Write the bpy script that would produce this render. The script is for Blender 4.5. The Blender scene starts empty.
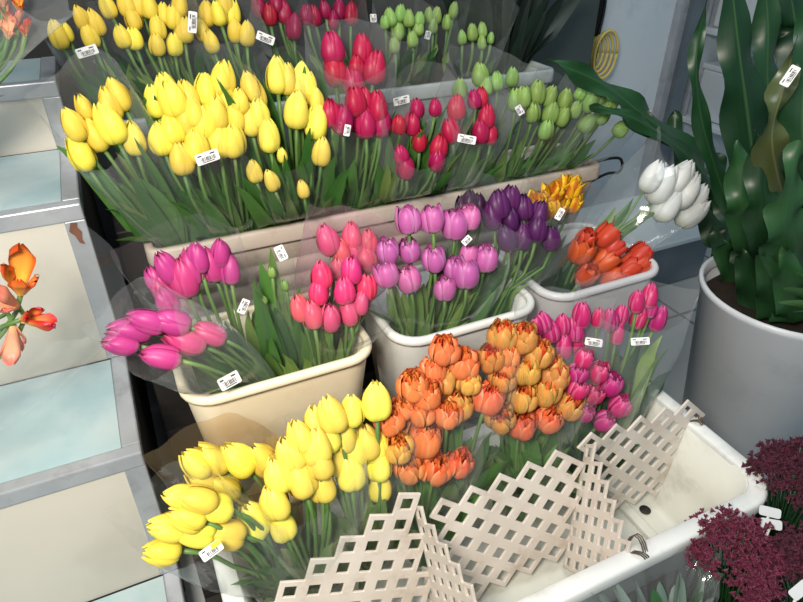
import bpy, math, random
from mathutils import Vector, Matrix, noise
from mathutils.bvhtree import BVHTree

R = random.Random(7)
SC = bpy.context.scene
COL = SC.collection
V = Vector
rad = math.radians

# ------------------------------------------------------------------ camera
F = 630.0
PITCH, YAW = rad(33), rad(25)
CAM = V((0, 0, 1.2))
cd = bpy.data.cameras.new('camera')
cd.sensor_width = 36
cd.lens = F / 803 * 36
cd.clip_start = 0.02
cam = bpy.data.objects.new('camera', cd)
COL.objects.link(cam)
cam.location = CAM
cam.rotation_euler = (math.pi / 2 - PITCH, 0, -YAW)
SC.camera = cam


def ray(px, py):
    """direction through a photo pixel, scaled so that 1 unit = 1 m of depth"""
    x, y = px - 401.5, 301 - py
    h = F * math.cos(PITCH) + y * math.sin(PITCH)
    v = -F * math.sin(PITCH) + y * math.cos(PITCH)
    return V((h * math.sin(YAW) + x * math.cos(YAW), h * math.cos(YAW) - x * math.sin(YAW), v)) / F


def at_y(px, py, Y):
    r = ray(px, py)
    return CAM + r * (Y / r.y)


def at_z(px, py, z):
    r = ray(px, py)
    return CAM + r * ((z - CAM.z) / r.z)


def on_slope(px, py, Y0, z0, s):
    """point of the pixel's ray on the plane Y = Y0 + s*(z - z0); also depth"""
    r = ray(px, py)
    k = (Y0 + s * (CAM.z - z0)) / (r.y - s * r.z)
    return CAM + r * k, k


# ------------------------------------------------------------------ materials
MATS = {}


def lin(c):
    return tuple((x / 12.92 if x <= 0.04045 else ((x + 0.055) / 1.055) ** 2.4) for x in (v / 255 for v in c)) + (1,)


def mat(name):
    m = bpy.data.materials.new(name)
    m.use_nodes = True
    nt = m.node_tree
    b = nt.nodes['Principled BSDF']
    return m, nt, b


def ramp(nt, stops, fac):
    n = nt.nodes.new('ShaderNodeValToRGB')
    e = n.color_ramp.elements
    while len(e) < len(stops):
        e.new(0.5)
    for i, (p, c) in enumerate(stops):
        e[i].position = p
        e[i].color = lin(c) if max(c) > 1 else (*c, 1)
    nt.links.new(fac, n.inputs[0])
    return n.outputs[0]


def noise_tex(nt, scale, detail=3, vec=None, rough=0.5):
    n = nt.nodes.new('ShaderNodeTexNoise')
    n.inputs['Scale'].default_value = scale
    n.inputs['Detail'].default_value = detail
    n.inputs['Roughness'].default_value = rough
    if vec:
        nt.links.new(vec, n.inputs['Vector'])
    return n.outputs['Fac']


def mix(nt, fac, a, b, blend='MIX'):
    n = nt.nodes.new('ShaderNodeMix')
    n.data_type = 'RGBA'
    n.blend_type = blend
    for sock, val in ((n.inputs[0], fac), (n.inputs[6], a), (n.inputs[7], b)):
        if isinstance(val, (int, float)):
            sock.default_value = val
        elif isinstance(val, tuple):
            sock.default_value = val
        else:
            nt.links.new(val, sock)
    return n.outputs[2]


def mth(nt, op, a, b=0.0, clamp=False):
    n = nt.nodes.new('ShaderNodeMath')
    n.operation = op
    n.use_clamp = clamp
    for s, val in ((n.inputs[0], a), (n.inputs[1], b)):
        if isinstance(val, (int, float)):
            s.default_value = val
        else:
            nt.links.new(val, s)
    return n.outputs[0]


def bump(nt, b, h, strength, dist=0.002):
    n = nt.nodes.new('ShaderNodeBump')
    n.inputs['Strength'].default_value = strength
    n.inputs['Distance'].default_value = dist
    nt.links.new(h, n.inputs['Height'])
    nt.links.new(n.outputs[0], b.inputs['Normal'])


def texco(nt, which='Object'):
    return nt.nodes.new('ShaderNodeTexCoord').outputs[which]


def surface(name, c1, c2=None, scale=6, rough=0.5, metal=0.0, dirt_or_reflection=None, patch_scale=14, patch_amt=0.5, bumps=0.0, spec=0.5):
    """a plain, slightly mottled surface with optional dirt patches"""
    m, nt, b = mat(name)
    co = texco(nt)
    col = ramp(nt, [(0.3, c1), (0.7, c2 or c1)], noise_tex(nt, scale, 4, co))
    if dirt_or_reflection:
        f = ramp(nt, [(0.52, (0, 0, 0)), (0.75, (1, 1, 1))], noise_tex(nt, patch_scale, 6, co, 0.65))
        col = mix(nt, mth(nt, 'MULTIPLY', f, patch_amt), col, lin(dirt_or_reflection))
    nt.links.new(col, b.inputs['Base Color'])
    b.inputs['Roughness'].default_value = rough
    b.inputs['Metallic'].default_value = metal
    b.inputs['Specular IOR Level'].default_value = spec
    if bumps:
        bump(nt, b, noise_tex(nt, scale * 8, 4, co), bumps)
    MATS[name] = m
    return m


def petal_mat(name, base, body, tip, edge=None, edge_amt=0.0, streak=None, streak_amt=0.0, flame=None, rough=0.42, translucent=0.22, ranges=(0.0, 0.3, 0.85)):
    """petal colour by the petal's own UV: v runs from its base to its tip, u across it"""
    m, nt, b = mat(name)
    uv = texco(nt, 'UV')
    s = nt.nodes.new('ShaderNodeSeparateXYZ')
    nt.links.new(uv, s.inputs[0])
    u, v = s.outputs[0], s.outputs[1]
    col = ramp(nt, [(ranges[0], base), (ranges[1], body), (ranges[2], body), (1.0, tip)], v)
    oi = nt.nodes.new('ShaderNodeObjectInfo')
    au = mth(nt, 'ABSOLUTE', mth(nt, 'SUBTRACT', u, 0.5))
    map_ = nt.nodes.new('ShaderNodeMapping')
    map_.inputs['Scale'].default_value = (16, 1.6, 1)
    nt.links.new(uv, map_.inputs[0])
    off = nt.nodes.new('ShaderNodeCombineXYZ')
    nt.links.new(mth(nt, 'MULTIPLY', oi.outputs['Random'], 40.0), off.inputs[2])
    nt.links.new(off.outputs[0], map_.inputs['Location'])
    st = noise_tex(nt, 2.0, 3, map_.outputs[0])
    if edge:
        f = ramp(nt, [(0.28, (0, 0, 0)), (0.5, (1, 1, 1))], mth(nt, 'ADD', au, mth(nt, 'MULTIPLY', mth(nt, 'SUBTRACT', st, 0.5), 0.25)))
        col = mix(nt, mth(nt, 'MULTIPLY', f, edge_amt), col, lin(edge))
    if streak:
        f = ramp(nt, [(0.45, (0, 0, 0)), (0.65, (1, 1, 1))], st)
        col = mix(nt, mth(nt, 'MULTIPLY', f, streak_amt), col, lin(streak))
    if flame:   # a flame up the petal's middle
        f = ramp(nt, [(0.05, (1, 1, 1)), (0.3, (0, 0, 0))], mth(nt, 'ADD', au, mth(nt, 'MULTIPLY', mth(nt, 'SUBTRACT', st, 0.5), 0.4)))
        col = mix(nt, mth(nt, 'MULTIPLY', f, 0.85), col, lin(flame))
    # fine veins and flower to flower variation
    fine = mth(nt, 'ADD', 0.86, mth(nt, 'MULTIPLY', st, 0.28))
    var = mth(nt, 'MULTIPLY', fine, mth(nt, 'ADD', 0.88, mth(nt, 'MULTIPLY', oi.outputs['Random'], 0.2)))
    hs = nt.nodes.new('ShaderNodeHueSaturation')
    nt.links.new(col, hs.inputs['Color'])
    nt.links.new(var, hs.inputs['Value'])
    nt.links.new(mth(nt, 'ADD', 0.485, mth(nt, 'MULTIPLY', oi.outputs['Random'], 0.03)), hs.inputs['Hue'])
    nt.links.new(hs.outputs[0], b.inputs['Base Color'])
    b.inputs['Roughness'].default_value = rough
    b.inputs['Specular IOR Level'].default_value = 0.4
    tr = nt.nodes.new('ShaderNodeBsdfTranslucent')
    nt.links.new(hs.outputs[0], tr.inputs[0])
    ms = nt.nodes.new('ShaderNodeMixShader')
    ms.inputs[0].default_value = translucent
    nt.links.new(b.outputs[0], ms.inputs[1])
    nt.links.new(tr.outputs[0], ms.inputs[2])
    nt.links.new(ms.outputs[0], nt.nodes['Material Output'].inputs[0])
    MATS[name] = m
    return m


def leaf_mat(name, c1, c2, rough=0.4, translucent=0.15, rib=None):
    m, nt, b = mat(name)
    uv = texco(nt, 'UV')
    s = nt.nodes.new('ShaderNodeSeparateXYZ')
    nt.links.new(uv, s.inputs[0])
    mp = nt.nodes.new('ShaderNodeMapping')
    mp.inputs['Scale'].default_value = (30, 1, 1)
    nt.links.new(uv, mp.inputs[0])
    oi = nt.nodes.new('ShaderNodeObjectInfo')
    st = noise_tex(nt, 1.0, 3, mp.outputs[0])
    f = mth(nt, 'ADD', mth(nt, 'MULTIPLY', st, 0.5), mth(nt, 'MULTIPLY', oi.outputs['Random'], 0.5))
    col = ramp(nt, [(0.2, c1), (0.8, c2)], f)
    if rib:
        rf = ramp(nt, [(0.0, (1, 1, 1)), (0.05, (0, 0, 0))], mth(nt, 'ABSOLUTE', mth(nt, 'SUBTRACT', s.outputs[0], 0.5)))
        col = mix(nt, rf, col, lin(rib))
    nt.links.new(col, b.inputs['Base Color'])
    b.inputs['Roughness'].default_value = rough
    tr = nt.nodes.new('ShaderNodeBsdfTranslucent')
    nt.links.new(col, tr.inputs[0])
    ms = nt.nodes.new('ShaderNodeMixShader')
    ms.inputs[0].default_value = translucent
    nt.links.new(b.outputs[0], ms.inputs[1])
    nt.links.new(tr.outputs[0], ms.inputs[2])
    nt.links.new(ms.outputs[0], nt.nodes['Material Output'].inputs[0])
    MATS[name] = m
    return m


def film_mat(name, tint=(0.97, 0.98, 0.98), haze=0.022, haze_col=(0.8, 0.85, 0.88), rough=0.1, refl=1.0, bump_s=0.26, scale=24):
    """thin clear cellophane: see-through, shiny at grazing angles and along its crinkles, a little hazy"""
    m, nt, b = mat(name)
    nt.nodes.remove(b)
    co = texco(nt)
    nz = noise_tex(nt, scale, 2, co, 0.4)
    bp = nt.nodes.new('ShaderNodeBump')
    bp.inputs['Strength'].default_value = bump_s
    bp.inputs['Distance'].default_value = 0.01
    nt.links.new(nz, bp.inputs['Height'])
    t = nt.nodes.new('ShaderNodeBsdfTransparent')
    t.inputs[0].default_value = (*tint, 1)
    d = nt.nodes.new('ShaderNodeBsdfDiffuse')
    d.inputs[0].default_value = (*haze_col, 1)
    m1 = nt.nodes.new('ShaderNodeMixShader')
    m1.inputs[0].default_value = haze
    nt.links.new(t.outputs[0], m1.inputs[1])
    nt.links.new(d.outputs[0], m1.inputs[2])
    g = nt.nodes.new('ShaderNodeBsdfGlossy')
    g.inputs['Roughness'].default_value = rough
    g.inputs[0].default_value = (1, 1, 1, 1)
    nt.links.new(bp.outputs[0], g.inputs['Normal'])
    fr = nt.nodes.new('ShaderNodeLayerWeight')
    fr.inputs[0].default_value = 0.5
    nt.links.new(bp.outputs[0], fr.inputs['Normal'])
    f5 = mth(nt, 'POWER', fr.outputs['Facing'], 5.0)
    fac = mth(nt, 'ADD', 0.032 * refl, mth(nt, 'MULTIPLY', f5, 0.42 * refl), True)
    nt.links.new(mth(nt, 'ADD', haze, mth(nt, 'MULTIPLY', mth(nt, 'POWER', fr.outputs['Facing'], 3.0), haze * 2.5)), m1.inputs[0])
    m2 = nt.nodes.new('ShaderNodeMixShader')
    nt.links.new(fac, m2.inputs[0])
    nt.links.new(m1.outputs[0], m2.inputs[1])
    nt.links.new(g.outputs[0], m2.inputs[2])
    nt.links.new(m2.outputs[0], nt.nodes['Material Output'].inputs[0])
    MATS[name] = m
    return m


# plastics, metal, room
surface('cream_plastic', (242, 228, 200), (236, 220, 190), 5, 0.38, dirt_or_reflection=(190, 165, 120), patch_amt=0.25)
surface('white_plastic', (226, 226, 222), (214, 214, 212), 5, 0.38, dirt_or_reflection=(150, 145, 135), patch_amt=0.25)
surface('grey_plastic', (206, 206, 208), (192, 193, 196), 5, 0.4, dirt_or_reflection=(140, 135, 130), patch_amt=0.3)
surface('worn_plastic', (204, 190, 178), (186, 172, 162), 9, 0.5, dirt_or_reflection=(140, 120, 106), patch_amt=0.5, patch_scale=22)
surface('cloudy_plastic', (170, 176, 176), (140, 148, 150), 9, 0.45, dirt_or_reflection=(96, 100, 100), patch_amt=0.5, patch_scale=22)
surface('trough_plastic', (226, 228, 226), (206, 210, 210), 6, 0.42, dirt_or_reflection=(128, 128, 118), patch_amt=0.45, patch_scale=11)
surface('trough_inside', (216, 216, 206), (196, 198, 190), 6, 0.4, dirt_or_reflection=(120, 118, 92), patch_amt=0.5, patch_scale=9)
surface('lattice_wood', (216, 208, 200), (198, 188, 178), 10, 0.55, dirt_or_reflection=(150, 124, 104), patch_amt=0.5, patch_scale=16, bumps=0.1)
surface('drain_dark', (28, 26, 22), (50, 46, 38), 30, 0.8)
surface('black_stand', (26, 24, 24), (44, 40, 38), 9, 0.6, dirt_or_reflection=(70, 64, 60), patch_amt=0.5, patch_scale=10)
surface('tread_glass', (148, 176, 182), (176, 190, 192), 5, 0.16, dirt_or_reflection=(128, 164, 172), patch_scale=6, patch_amt=0.6)  # bluish blotches are reflections painted into the tread colour
surface('riser_panel', (206, 200, 188), (196, 192, 182), 3, 0.5, dirt_or_reflection=(172, 164, 150), patch_scale=5, patch_amt=0.35)
surface('aluminium', (176, 180, 186), (156, 160, 166), 12, 0.36, 0.35, dirt_or_reflection=(84, 78, 72), patch_scale=16, patch_amt=0.4)
surface('rust', (120, 66, 30), (84, 44, 22), 40, 0.9)
surface('wall_paint', (206, 216, 224), (194, 206, 214), 2, 0.5, dirt_or_reflection=(112, 124, 136), patch_scale=4, patch_amt=0.4)
surface('floor_tile', (150, 156, 160), (136, 142, 146), 5, 0.3, dirt_or_reflection=(96, 98, 98), patch_scale=8, patch_amt=0.5)
surface('grout', (92, 94, 94), (76, 78, 78), 20, 0.9)
surface('dark_panel', (64, 76, 76), (52, 62, 62), 3, 0.5)
surface('near_black', (20, 22, 24), (26, 28, 30), 6, 0.7)
surface('steel', (120, 132, 142), (100, 112, 122), 6, 0.4, 0.5)
surface('pot_white', (222, 226, 230), (210, 214, 220), 4, 0.35, dirt_or_reflection=(150, 154, 160), patch_scale=6, patch_amt=0.3)
surface('soil', (48, 36, 26), (30, 22, 16), 50, 0.95, bumps=0.8)
surface('yellow_rubber', (214, 196, 110), (200, 180, 96), 8, 0.45)
surface('black_rubber', (18, 18, 20), (24, 24, 26), 8, 0.4)
surface('paper_white', (236, 236, 236), (228, 228, 230), 8, 0.5)
surface('ink', (34, 34, 44), (40, 40, 52), 8, 0.6)
surface('tag_yellow', (238, 214, 40), (232, 206, 40), 8, 0.5)
surface('box_white', (206, 214, 218), (192, 202, 208), 4, 0.45)
surface('wire', (96, 84, 72), (80, 70, 62), 30, 0.6, 0.3)
surface('florist_paper', (188, 196, 190), (160, 172, 168), 16, 0.5)

leaf_mat('leaf_green', (42, 92, 38), (92, 142, 66), 0.42, 0.18)
leaf_mat('leaf_pale', (74, 116, 54), (142, 166, 92), 0.45, 0.2)
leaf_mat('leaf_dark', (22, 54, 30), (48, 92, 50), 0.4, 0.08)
leaf_mat('stem_green', (70, 110, 50), (112, 146, 78), 0.5, 0.1)
leaf_mat('fern_leaf', (18, 52, 30), (34, 76, 42), 0.38, 0.1, rib=(58, 92, 52))
leaf_mat('fern_olive', (62, 74, 40), (84, 92, 54), 0.35, 0.1, rib=(110, 110, 70))
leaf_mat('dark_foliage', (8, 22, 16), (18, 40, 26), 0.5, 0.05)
leaf_mat('silver_leaf', (82, 104, 94), (128, 146, 138), 0.5, 0.1)

petal_mat('yellow', (206, 208, 84), (246, 222, 84), (248, 230, 98), rough=0.5)
petal_mat('lemon', (212, 216, 92), (250, 230, 96), (250, 236, 118), rough=0.5)
petal_mat('red_pink', (186, 90, 110), (186, 28, 78), (172, 22, 64), edge=(222, 70, 110), edge_amt=0.25)
petal_mat('crimson', (150, 60, 80), (158, 24, 62), (144, 18, 52), edge=(200, 50, 90), edge_amt=0.25)
petal_mat('green_bud', (132, 164, 90), (150, 186, 100), (172, 202, 120), streak=(118, 158, 78), streak_amt=0.5)
petal_mat('magenta', (228, 160, 190), (204, 66, 138), (150, 28, 88), edge=(224, 108, 166), edge_amt=0.35)
petal_mat('hot_pink', (246, 170, 176), (236, 60, 122), (238, 84, 136), edge=(246, 124, 150), edge_amt=0.35)
petal_mat('salmon_pink', (240, 180, 170), (228, 92, 124), (226, 96, 130), edge=(238, 140, 150), edge_amt=0.35)
petal_mat('orchid', (226, 196, 212), (204, 104, 174), (160, 56, 122), edge=(230, 164, 210), edge_amt=0.55)
petal_mat('plum', (110, 66, 116), (88, 32, 92), (66, 22, 72), edge=(120, 58, 122), edge_amt=0.3)
petal_mat('dark_plum', (80, 40, 84), (60, 16, 58), (50, 12, 46), edge=(86, 34, 82), edge_amt=0.3)
petal_mat('yellow_red', (240, 190, 60), (244, 190, 40), (244, 196, 50), flame=(206, 60, 40))
petal_mat('red_orange', (208, 90, 66), (208, 62, 44), (190, 46, 36), edge=(226, 104, 80), edge_amt=0.4)
petal_mat('white', (214, 220, 190), (238, 240, 238), (244, 244, 244), translucent=0.15)
petal_mat('cherry', (236, 190, 206), (204, 44, 118), (214, 90, 150), edge=(240, 170, 205), edge_amt=0.4)
petal_mat('orange', (196, 196, 116), (242, 142, 84), (238, 116, 64), edge=(250, 196, 140), edge_amt=0.7, streak=(228, 92, 62), streak_amt=0.6, ranges=(0.0, 0.3, 0.75))
petal_mat('orange_green', (128, 164, 92), (244, 160, 80), (244, 160, 66), edge=(250, 200, 116), edge_amt=0.55, streak=(128, 158, 84), streak_amt=0.75, ranges=(0.0, 0.38, 0.85))
petal_mat('orange_core', (230, 120, 60), (230, 84, 44), (240, 126, 60), edge=(246, 160, 84), edge_amt=0.7, streak=(206, 54, 34), streak_amt=0.4)
petal_mat('orchid_core', (196, 90, 160), (168, 54, 132), (206, 120, 184), edge=(230, 176, 214), edge_amt=0.8)
petal_mat('canna', (228, 226, 150), (232, 168, 70), (186, 32, 26), edge=(196, 40, 30), edge_amt=0.9, ranges=(0.0, 0.3, 0.36))
petal_mat('canna_pale', (222, 214, 150), (236, 176, 132), (226, 120, 96), edge=(216, 120, 100), edge_amt=0.5, ranges=(0.0, 0.35, 0.7))
surface('statice', (78, 20, 44), (106, 34, 62), 60, 0.7)
surface('statice_dark', (58, 16, 34), (82, 26, 50), 60, 0.8)

film_mat('film')
film_mat('film_shiny', haze=0.04, refl=1.3, bump_s=0.3)
film_mat('film_hazy', haze=0.06, refl=1.1)
film_mat('film_brown', tint=(0.86, 0.76, 0.62), haze=0.07, haze_col=(0.55, 0.42, 0.28))
film_mat('film_pink', tint=(0.95, 0.86, 0.9), haze=0.10, haze_col=(0.7, 0.5, 0.58))
film_mat('film_crumpled', haze=0.07, refl=2.2, bump_s=0.9, scale=16)
surface('tag_grey', (176, 182, 188), (160, 166, 174), 8, 0.5)


# ------------------------------------------------------------------ mesh builder and scene helpers
class MB:
    def __init__(s):
        s.v, s.f, s.uv, s.mi = [], [], [], []

    def vert(s, p):
        s.v.append(tuple(p))
        return len(s.v) - 1

    def face(s, idx, uv=None, mi=0):
        s.f.append(tuple(idx))
        s.uv.append(uv or [(0, 0)] * len(idx))
        s.mi.append(mi)

    def grid(s, rows, closed=False, mi=0, uvs=True):
        """rows of points -> quads; rows are lists of equal length"""
        ids = [[s.vert(p) for p in r] for r in rows]
        n, k = len(rows), len(rows[0])
        for i in range(n - 1):
            for j in range(k if closed else k - 1):
                j2 = (j + 1) % k
                u0, u1 = j / (k if closed else k - 1), (j + 1) / (k if closed else k - 1)
                v0, v1 = i / (n - 1), (i + 1) / (n - 1)
                s.face((ids[i][j], ids[i][j2], ids[i + 1][j2], ids[i + 1][j]), [(u0, v0), (u1, v0), (u1, v1), (u0, v1)], mi)
        return ids

    def box(s, lo, hi, mi=0):
        x0, y0, z0 = lo
        x1, y1, z1 = hi
        b = [s.vert(p) for p in ((x0, y0, z0), (x1, y0, z0), (x1, y1, z0), (x0, y1, z0), (x0, y0, z1), (x1, y0, z1), (x1, y1, z1), (x0, y1, z1))]
        for q in ((3, 2, 1, 0), (4, 5, 6, 7), (0, 1, 5, 4), (1, 2, 6, 5), (2, 3, 7, 6), (3, 0, 4, 7)):
            s.face([b[i] for i in q], None, mi)

    def tube(s, pts, r, n=7, mi=0, cap=True):
        """tube along points; r a number or a list"""
        rows = []
        up = V((0.31, 0.2, 0.93))
        for i, p in enumerate(pts):
            p = V(p)
            t = (V(pts[min(i + 1, len(pts) - 1)]) - V(pts[max(i - 1, 0)])).normalized()
            a = t.cross(up)
            if a.length < 1e-3:
                a = t.cross(V((1, 0, 0)))
            a.normalize()
            b = t.cross(a)
            rr = r[i] if isinstance(r, (list, tuple)) else r
            rows.append([p + (a * math.cos(2 * math.pi * k / n) + b * math.sin(2 * math.pi * k / n)) * rr for k in range(n)])
        ids = s.grid(rows, True, mi)
        if cap:
            s.face(list(reversed(ids[0])), None, mi)
            s.face(ids[-1], None, mi)

    def mesh(s, name, mats, smooth=True):
        me = bpy.data.meshes.new(name)
        me.from_pydata(s.v, [], s.f)
        for m in mats if isinstance(mats, (list, tuple)) else [mats]:
            me.materials.append(MATS[m] if isinstance(m, str) else m)
        ul = me.uv_layers.new(name='UVMap')
        flat = [c for f in s.uv for uv in f for c in uv]
        ul.data.foreach_set('uv', flat)
        me.polygons.foreach_set('material_index', s.mi)
        me.polygons.foreach_set('use_smooth', [smooth] * len(s.f))
        me.update()
        return me


def add(name, me, parent=None, loc=None, matrix=None):
    o = bpy.data.objects.new(name, me)
    COL.objects.link(o)
    if parent:
        o.parent = parent
    if matrix is not None:
        o.matrix_local = matrix
    elif loc is not None:
        o.location = loc
    return o


def tag(o, label, cat, group=None, kind=None):
    if label:
        o['label'] = label
    if cat:
        o['category'] = cat
    if group:
        o['group'] = group
    if kind:
        o['kind'] = kind
    return o


def thing(name, label, cat, loc, group=None):
    return tag(add(name, None, None, loc), label, cat, group)


def structure(name, me, label=None, loc=None):
    o = add(name, me, None, loc)
    o['kind'] = 'structure'
    if label:
        o['label'] = label
    return o


def bez2(a, b, c, t):
    return a * (1 - t) ** 2 + b * 2 * t * (1 - t) + c * t * t


def rrect(x0, x1, y0, y1, r, z, n=6):
    pts = []
    for cx, cy, a0 in ((x1 - r, y0 + r, -90), (x1 - r, y1 - r, 0), (x0 + r, y1 - r, 90), (x0 + r, y0 + r, 180)):
        for k in range(n + 1):
            a = rad(a0 + 90 * k / n)
            pts.append(V((cx + r * math.cos(a), cy + r * math.sin(a), z)))
    return pts


# ------------------------------------------------------------------ flower heads
def interp(tab, x):
    for (x0, y0), (x1, y1) in zip(tab, tab[1:]):
        if x <= x1:
            t = (x - x0) / (x1 - x0)
            t = t * t * (3 - 2 * t) * 0.4 + t * 0.6
            return y0 + (y1 - y0) * t
    return tab[-1][1]


PROF_BUD = [(0, 0.05), (0.06, 0.145), (0.2, 0.235), (0.38, 0.272), (0.6, 0.265), (0.8, 0.215), (0.93, 0.145), (1, 0.095)]
PROF_CUP = [(0, 0.06), (0.08, 0.22), (0.25, 0.35), (0.5, 0.41), (0.75, 0.39), (0.9, 0.335), (1, 0.27)]
PROF_OPEN = [(0, 0.06), (0.08, 0.22), (0.3, 0.36), (0.55, 0.41), (0.8, 0.40), (1, 0.34)]
PROF_BALL = [(0, 0.07), (0.08, 0.25), (0.25, 0.41), (0.5, 0.48), (0.75, 0.47), (0.9, 0.43), (1, 0.36)]
WID = [(0, 0.5), (0.2, 0.95), (0.5, 1.0), (0.75, 0.95), (0.88, 0.75), (0.96, 0.42), (1, 0.08)]
WID_BLUNT = [(0, 0.5), (0.2, 0.95), (0.6, 1.0), (0.85, 0.9), (0.95, 0.62), (1, 0.3)]


def petal(mb, root, prof, wid, phi, half, h, rs, rnd, ruffle=0.0, tipout=0.0, nv=9, nu=6, z0=0.0, bulge=0.15, lap=0.05, mi=0):
    """one petal, all petals of a head share the vertex ROOT at its base"""
    rows = []
    sd = rnd.random() * 50
    for i in range(1, nv + 1):
        v = i / nv
        rr = interp(prof, v) * rs
        if v > 0.7:
            rr += tipout * ((v - 0.7) / 0.3) ** 2
        row = []
        for j in range(nu + 1):
            u = j / nu * 2 - 1
            a = phi + u * half * interp(wid, v)
            rl = rr * (1 + bulge * (1 - u * u) - bulge * .45 + lap * u) + 0.016 * noise.noise((u * 1.5 + sd, v * 2, sd))
            z = h * (v ** 1.12) - 0.03 * abs(u) * v + z0
            if ruffle:
                e = abs(u) ** 1.5 * v + max(0, v - 0.75) * 1.5
                rl += ruffle * e * math.sin(u * 7 + sd + v * 3)
                z += ruffle * 0.7 * e * math.sin(u * 9 + sd * 2)
            row.append(V((rl * math.cos(a), rl * math.sin(a), z)))
        rows.append(row)
    ids = [[mb.vert(p) for p in r] for r in rows]
    for j in range(nu):
        mb.face((root, ids[0][j + 1], ids[0][j]), [(0.5, 0), ((j + 1) / nu, 1 / nv), (j / nu, 1 / nv)], mi)
    for i in range(nv - 1):
        for j in range(nu):
            mb.face((ids[i][j], ids[i][j + 1], ids[i + 1][j + 1], ids[i + 1][j]),
                    [(j / nu, (i + 1) / nv), ((j + 1) / nu, (i + 1) / nv), ((j + 1) / nu, (i + 2) / nv), (j / nu, (i + 2) / nv)], mi)


HEADS = {}


def head_mesh(kind, colour, var):
    key = (kind, colour, var)
    if key in HEADS:
        return HEADS[key]
    rnd = random.Random(hash_(kind) * 31 + var)
    mb = MB()
    root = mb.vert((0, 0, 0))
    T = 2 * math.pi
    if kind in ('bud', 'fat'):
        k = 1.0 if kind == 'bud' else 1.13
        petal(mb, root, PROF_BUD, WID, 0.4, 1.3, 0.9, 0.45 * k, rnd)
        for i in range(3):      # inner three
            petal(mb, root, PROF_BUD, WID, T * i / 3 + T / 6 + rnd.uniform(-.12, .12), 1.0, 0.98 + rnd.uniform(-.05, .02), 0.88 * k, rnd, tipout=rnd.uniform(-.06, -.01))
        for i in range(3):      # outer three
            petal(mb, root, PROF_BUD, WID, T * i / 3 + rnd.uniform(-.12, .12), 0.92, 0.95 + rnd.uniform(-.07, .03), 1.06 * k, rnd, tipout=rnd.uniform(-.05, .05), lap=rnd.choice((-.05, .05)))
    elif kind == 'cup':
        for n_, s_, h_ in ((3, .26, .84), (3, .5, .88), (4, .76, .93)):
            for i in range(n_):
                petal(mb, root, PROF_CUP, WID_BLUNT, T * i / n_ + s_ * 5, 0.85, h_ + rnd.uniform(-.05, .04), s_, rnd, 0.03, -0.02, mi=1 if s_ < .7 else 0)
        for i in range(4):
            petal(mb, root, PROF_CUP, WID_BLUNT, T * i / 4 + rnd.uniform(-.15, .15), 0.8, 0.95 + rnd.uniform(-.08, .04), 1.0, rnd, 0.02, rnd.uniform(-.05, .05))
    elif kind == 'rose':
        for i in range(3):
            petal(mb, root, PROF_OPEN, WID_BLUNT, T * i / 3 + 0.3, 0.9, 0.9, 0.5, rnd, 0.04, -0.08)
        for i in range(3):
            petal(mb, root, PROF_OPEN, WID, T * i / 3 + T / 6, 0.95, 1.0, 0.8, rnd, 0.03, -0.02)
        for i in range(3):
            petal(mb, root, PROF_OPEN, WID_BLUNT, T * i / 3 + rnd.uniform(-.15, .15), 0.95, 0.95 + rnd.uniform(-.06, .04), 1.0, rnd, 0.03, rnd.uniform(0, .09))
    elif kind == 'double':
        for n_, s_, h_ in ((3, .2, .93), (4, .4, .96), (4, .58, .97), (5, .78, .95)):
            for i in range(n_):
                petal(mb, root, PROF_BALL, WID_BLUNT, T * i / n_ + s_ * 7 + rnd.uniform(-.2, .2), 0.68, h_ + rnd.uniform(-.1, .06), s_, rnd, 0.06, rnd.uniform(-.03, .03), mi=1 if s_ < .7 else 0)
        for i in range(5):
            petal(mb, root, PROF_BALL, WID_BLUNT, T * i / 5 + rnd.uniform(-.2, .2), 0.62, 0.88 + rnd.uniform(-.2, .08), 1.0, rnd, 0.035, rnd.uniform(-.04, .07), lap=rnd.choice((-.06, .06)))
    elif kind == 'parrot':
        for i in range(3):
            petal(mb, root, PROF_OPEN, WID, T * i / 3 + T / 6, 0.85, 1.0, 0.7, rnd, 0.07, 0.0)
        for i in range(5):
            petal(mb, root, PROF_OPEN, WID, T * i / 5 + rnd.uniform(-.2, .2), 0.7, 0.95 + rnd.uniform(-.15, .08), 1.0, rnd, 0.08, rnd.uniform(0, .15))
    elif kind == 'canna':
        pr = [(0, 0.05), (0.25, 0.09), (0.5, 0.15), (0.8, 0.24), (1, 0.22)]
        for i, hh in enumerate((1.0, .72, .6, .5)):
            petal(mb, root, pr, WID_BLUNT, (1.9 if var % 2 else -1.4) + T * i / 4, 0.95 if i == 0 else .8, hh, 1.25 if i == 0 else 1.0, rnd, 0.05, rnd.uniform(-.05, .16) if i else -.05, nv=12, nu=8)
    core = {'orange': 'orange_core', 'orange_green': 'orange_core', 'orchid': 'orchid_core'}.get(colour, colour)
    me = mb.mesh('flower_head', [colour, core])
    HEADS[key] = me
    return me


def hash_(s):
    h = 0
    for c in s:
        h = (h * 131 + ord(c)) % 100003
    return h


# height / width of each kind of head at unit scale
ASPECT = {'bud': 0.78, 'fat': 0.88, 'cup': 0.98, 'rose': 0.95, 'double': 1.16, 'parrot': 1.0, 'canna': 1.2}
NVAR = {'bud': 4, 'fat': 4, 'cup': 4, 'rose': 4, 'double': 5, 'parrot': 3, 'canna': 4}


def axis_matrix(axis, spin):
    z = axis.normalized()
    x = V((0.3, 1, 0.1)).cross(z).normalized()
    y = z.cross(x)
    m = Matrix((x, y, z)).transposed()
    return m.to_4x4() @ Matrix.Rotation(spin, 4, 'Z')


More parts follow.
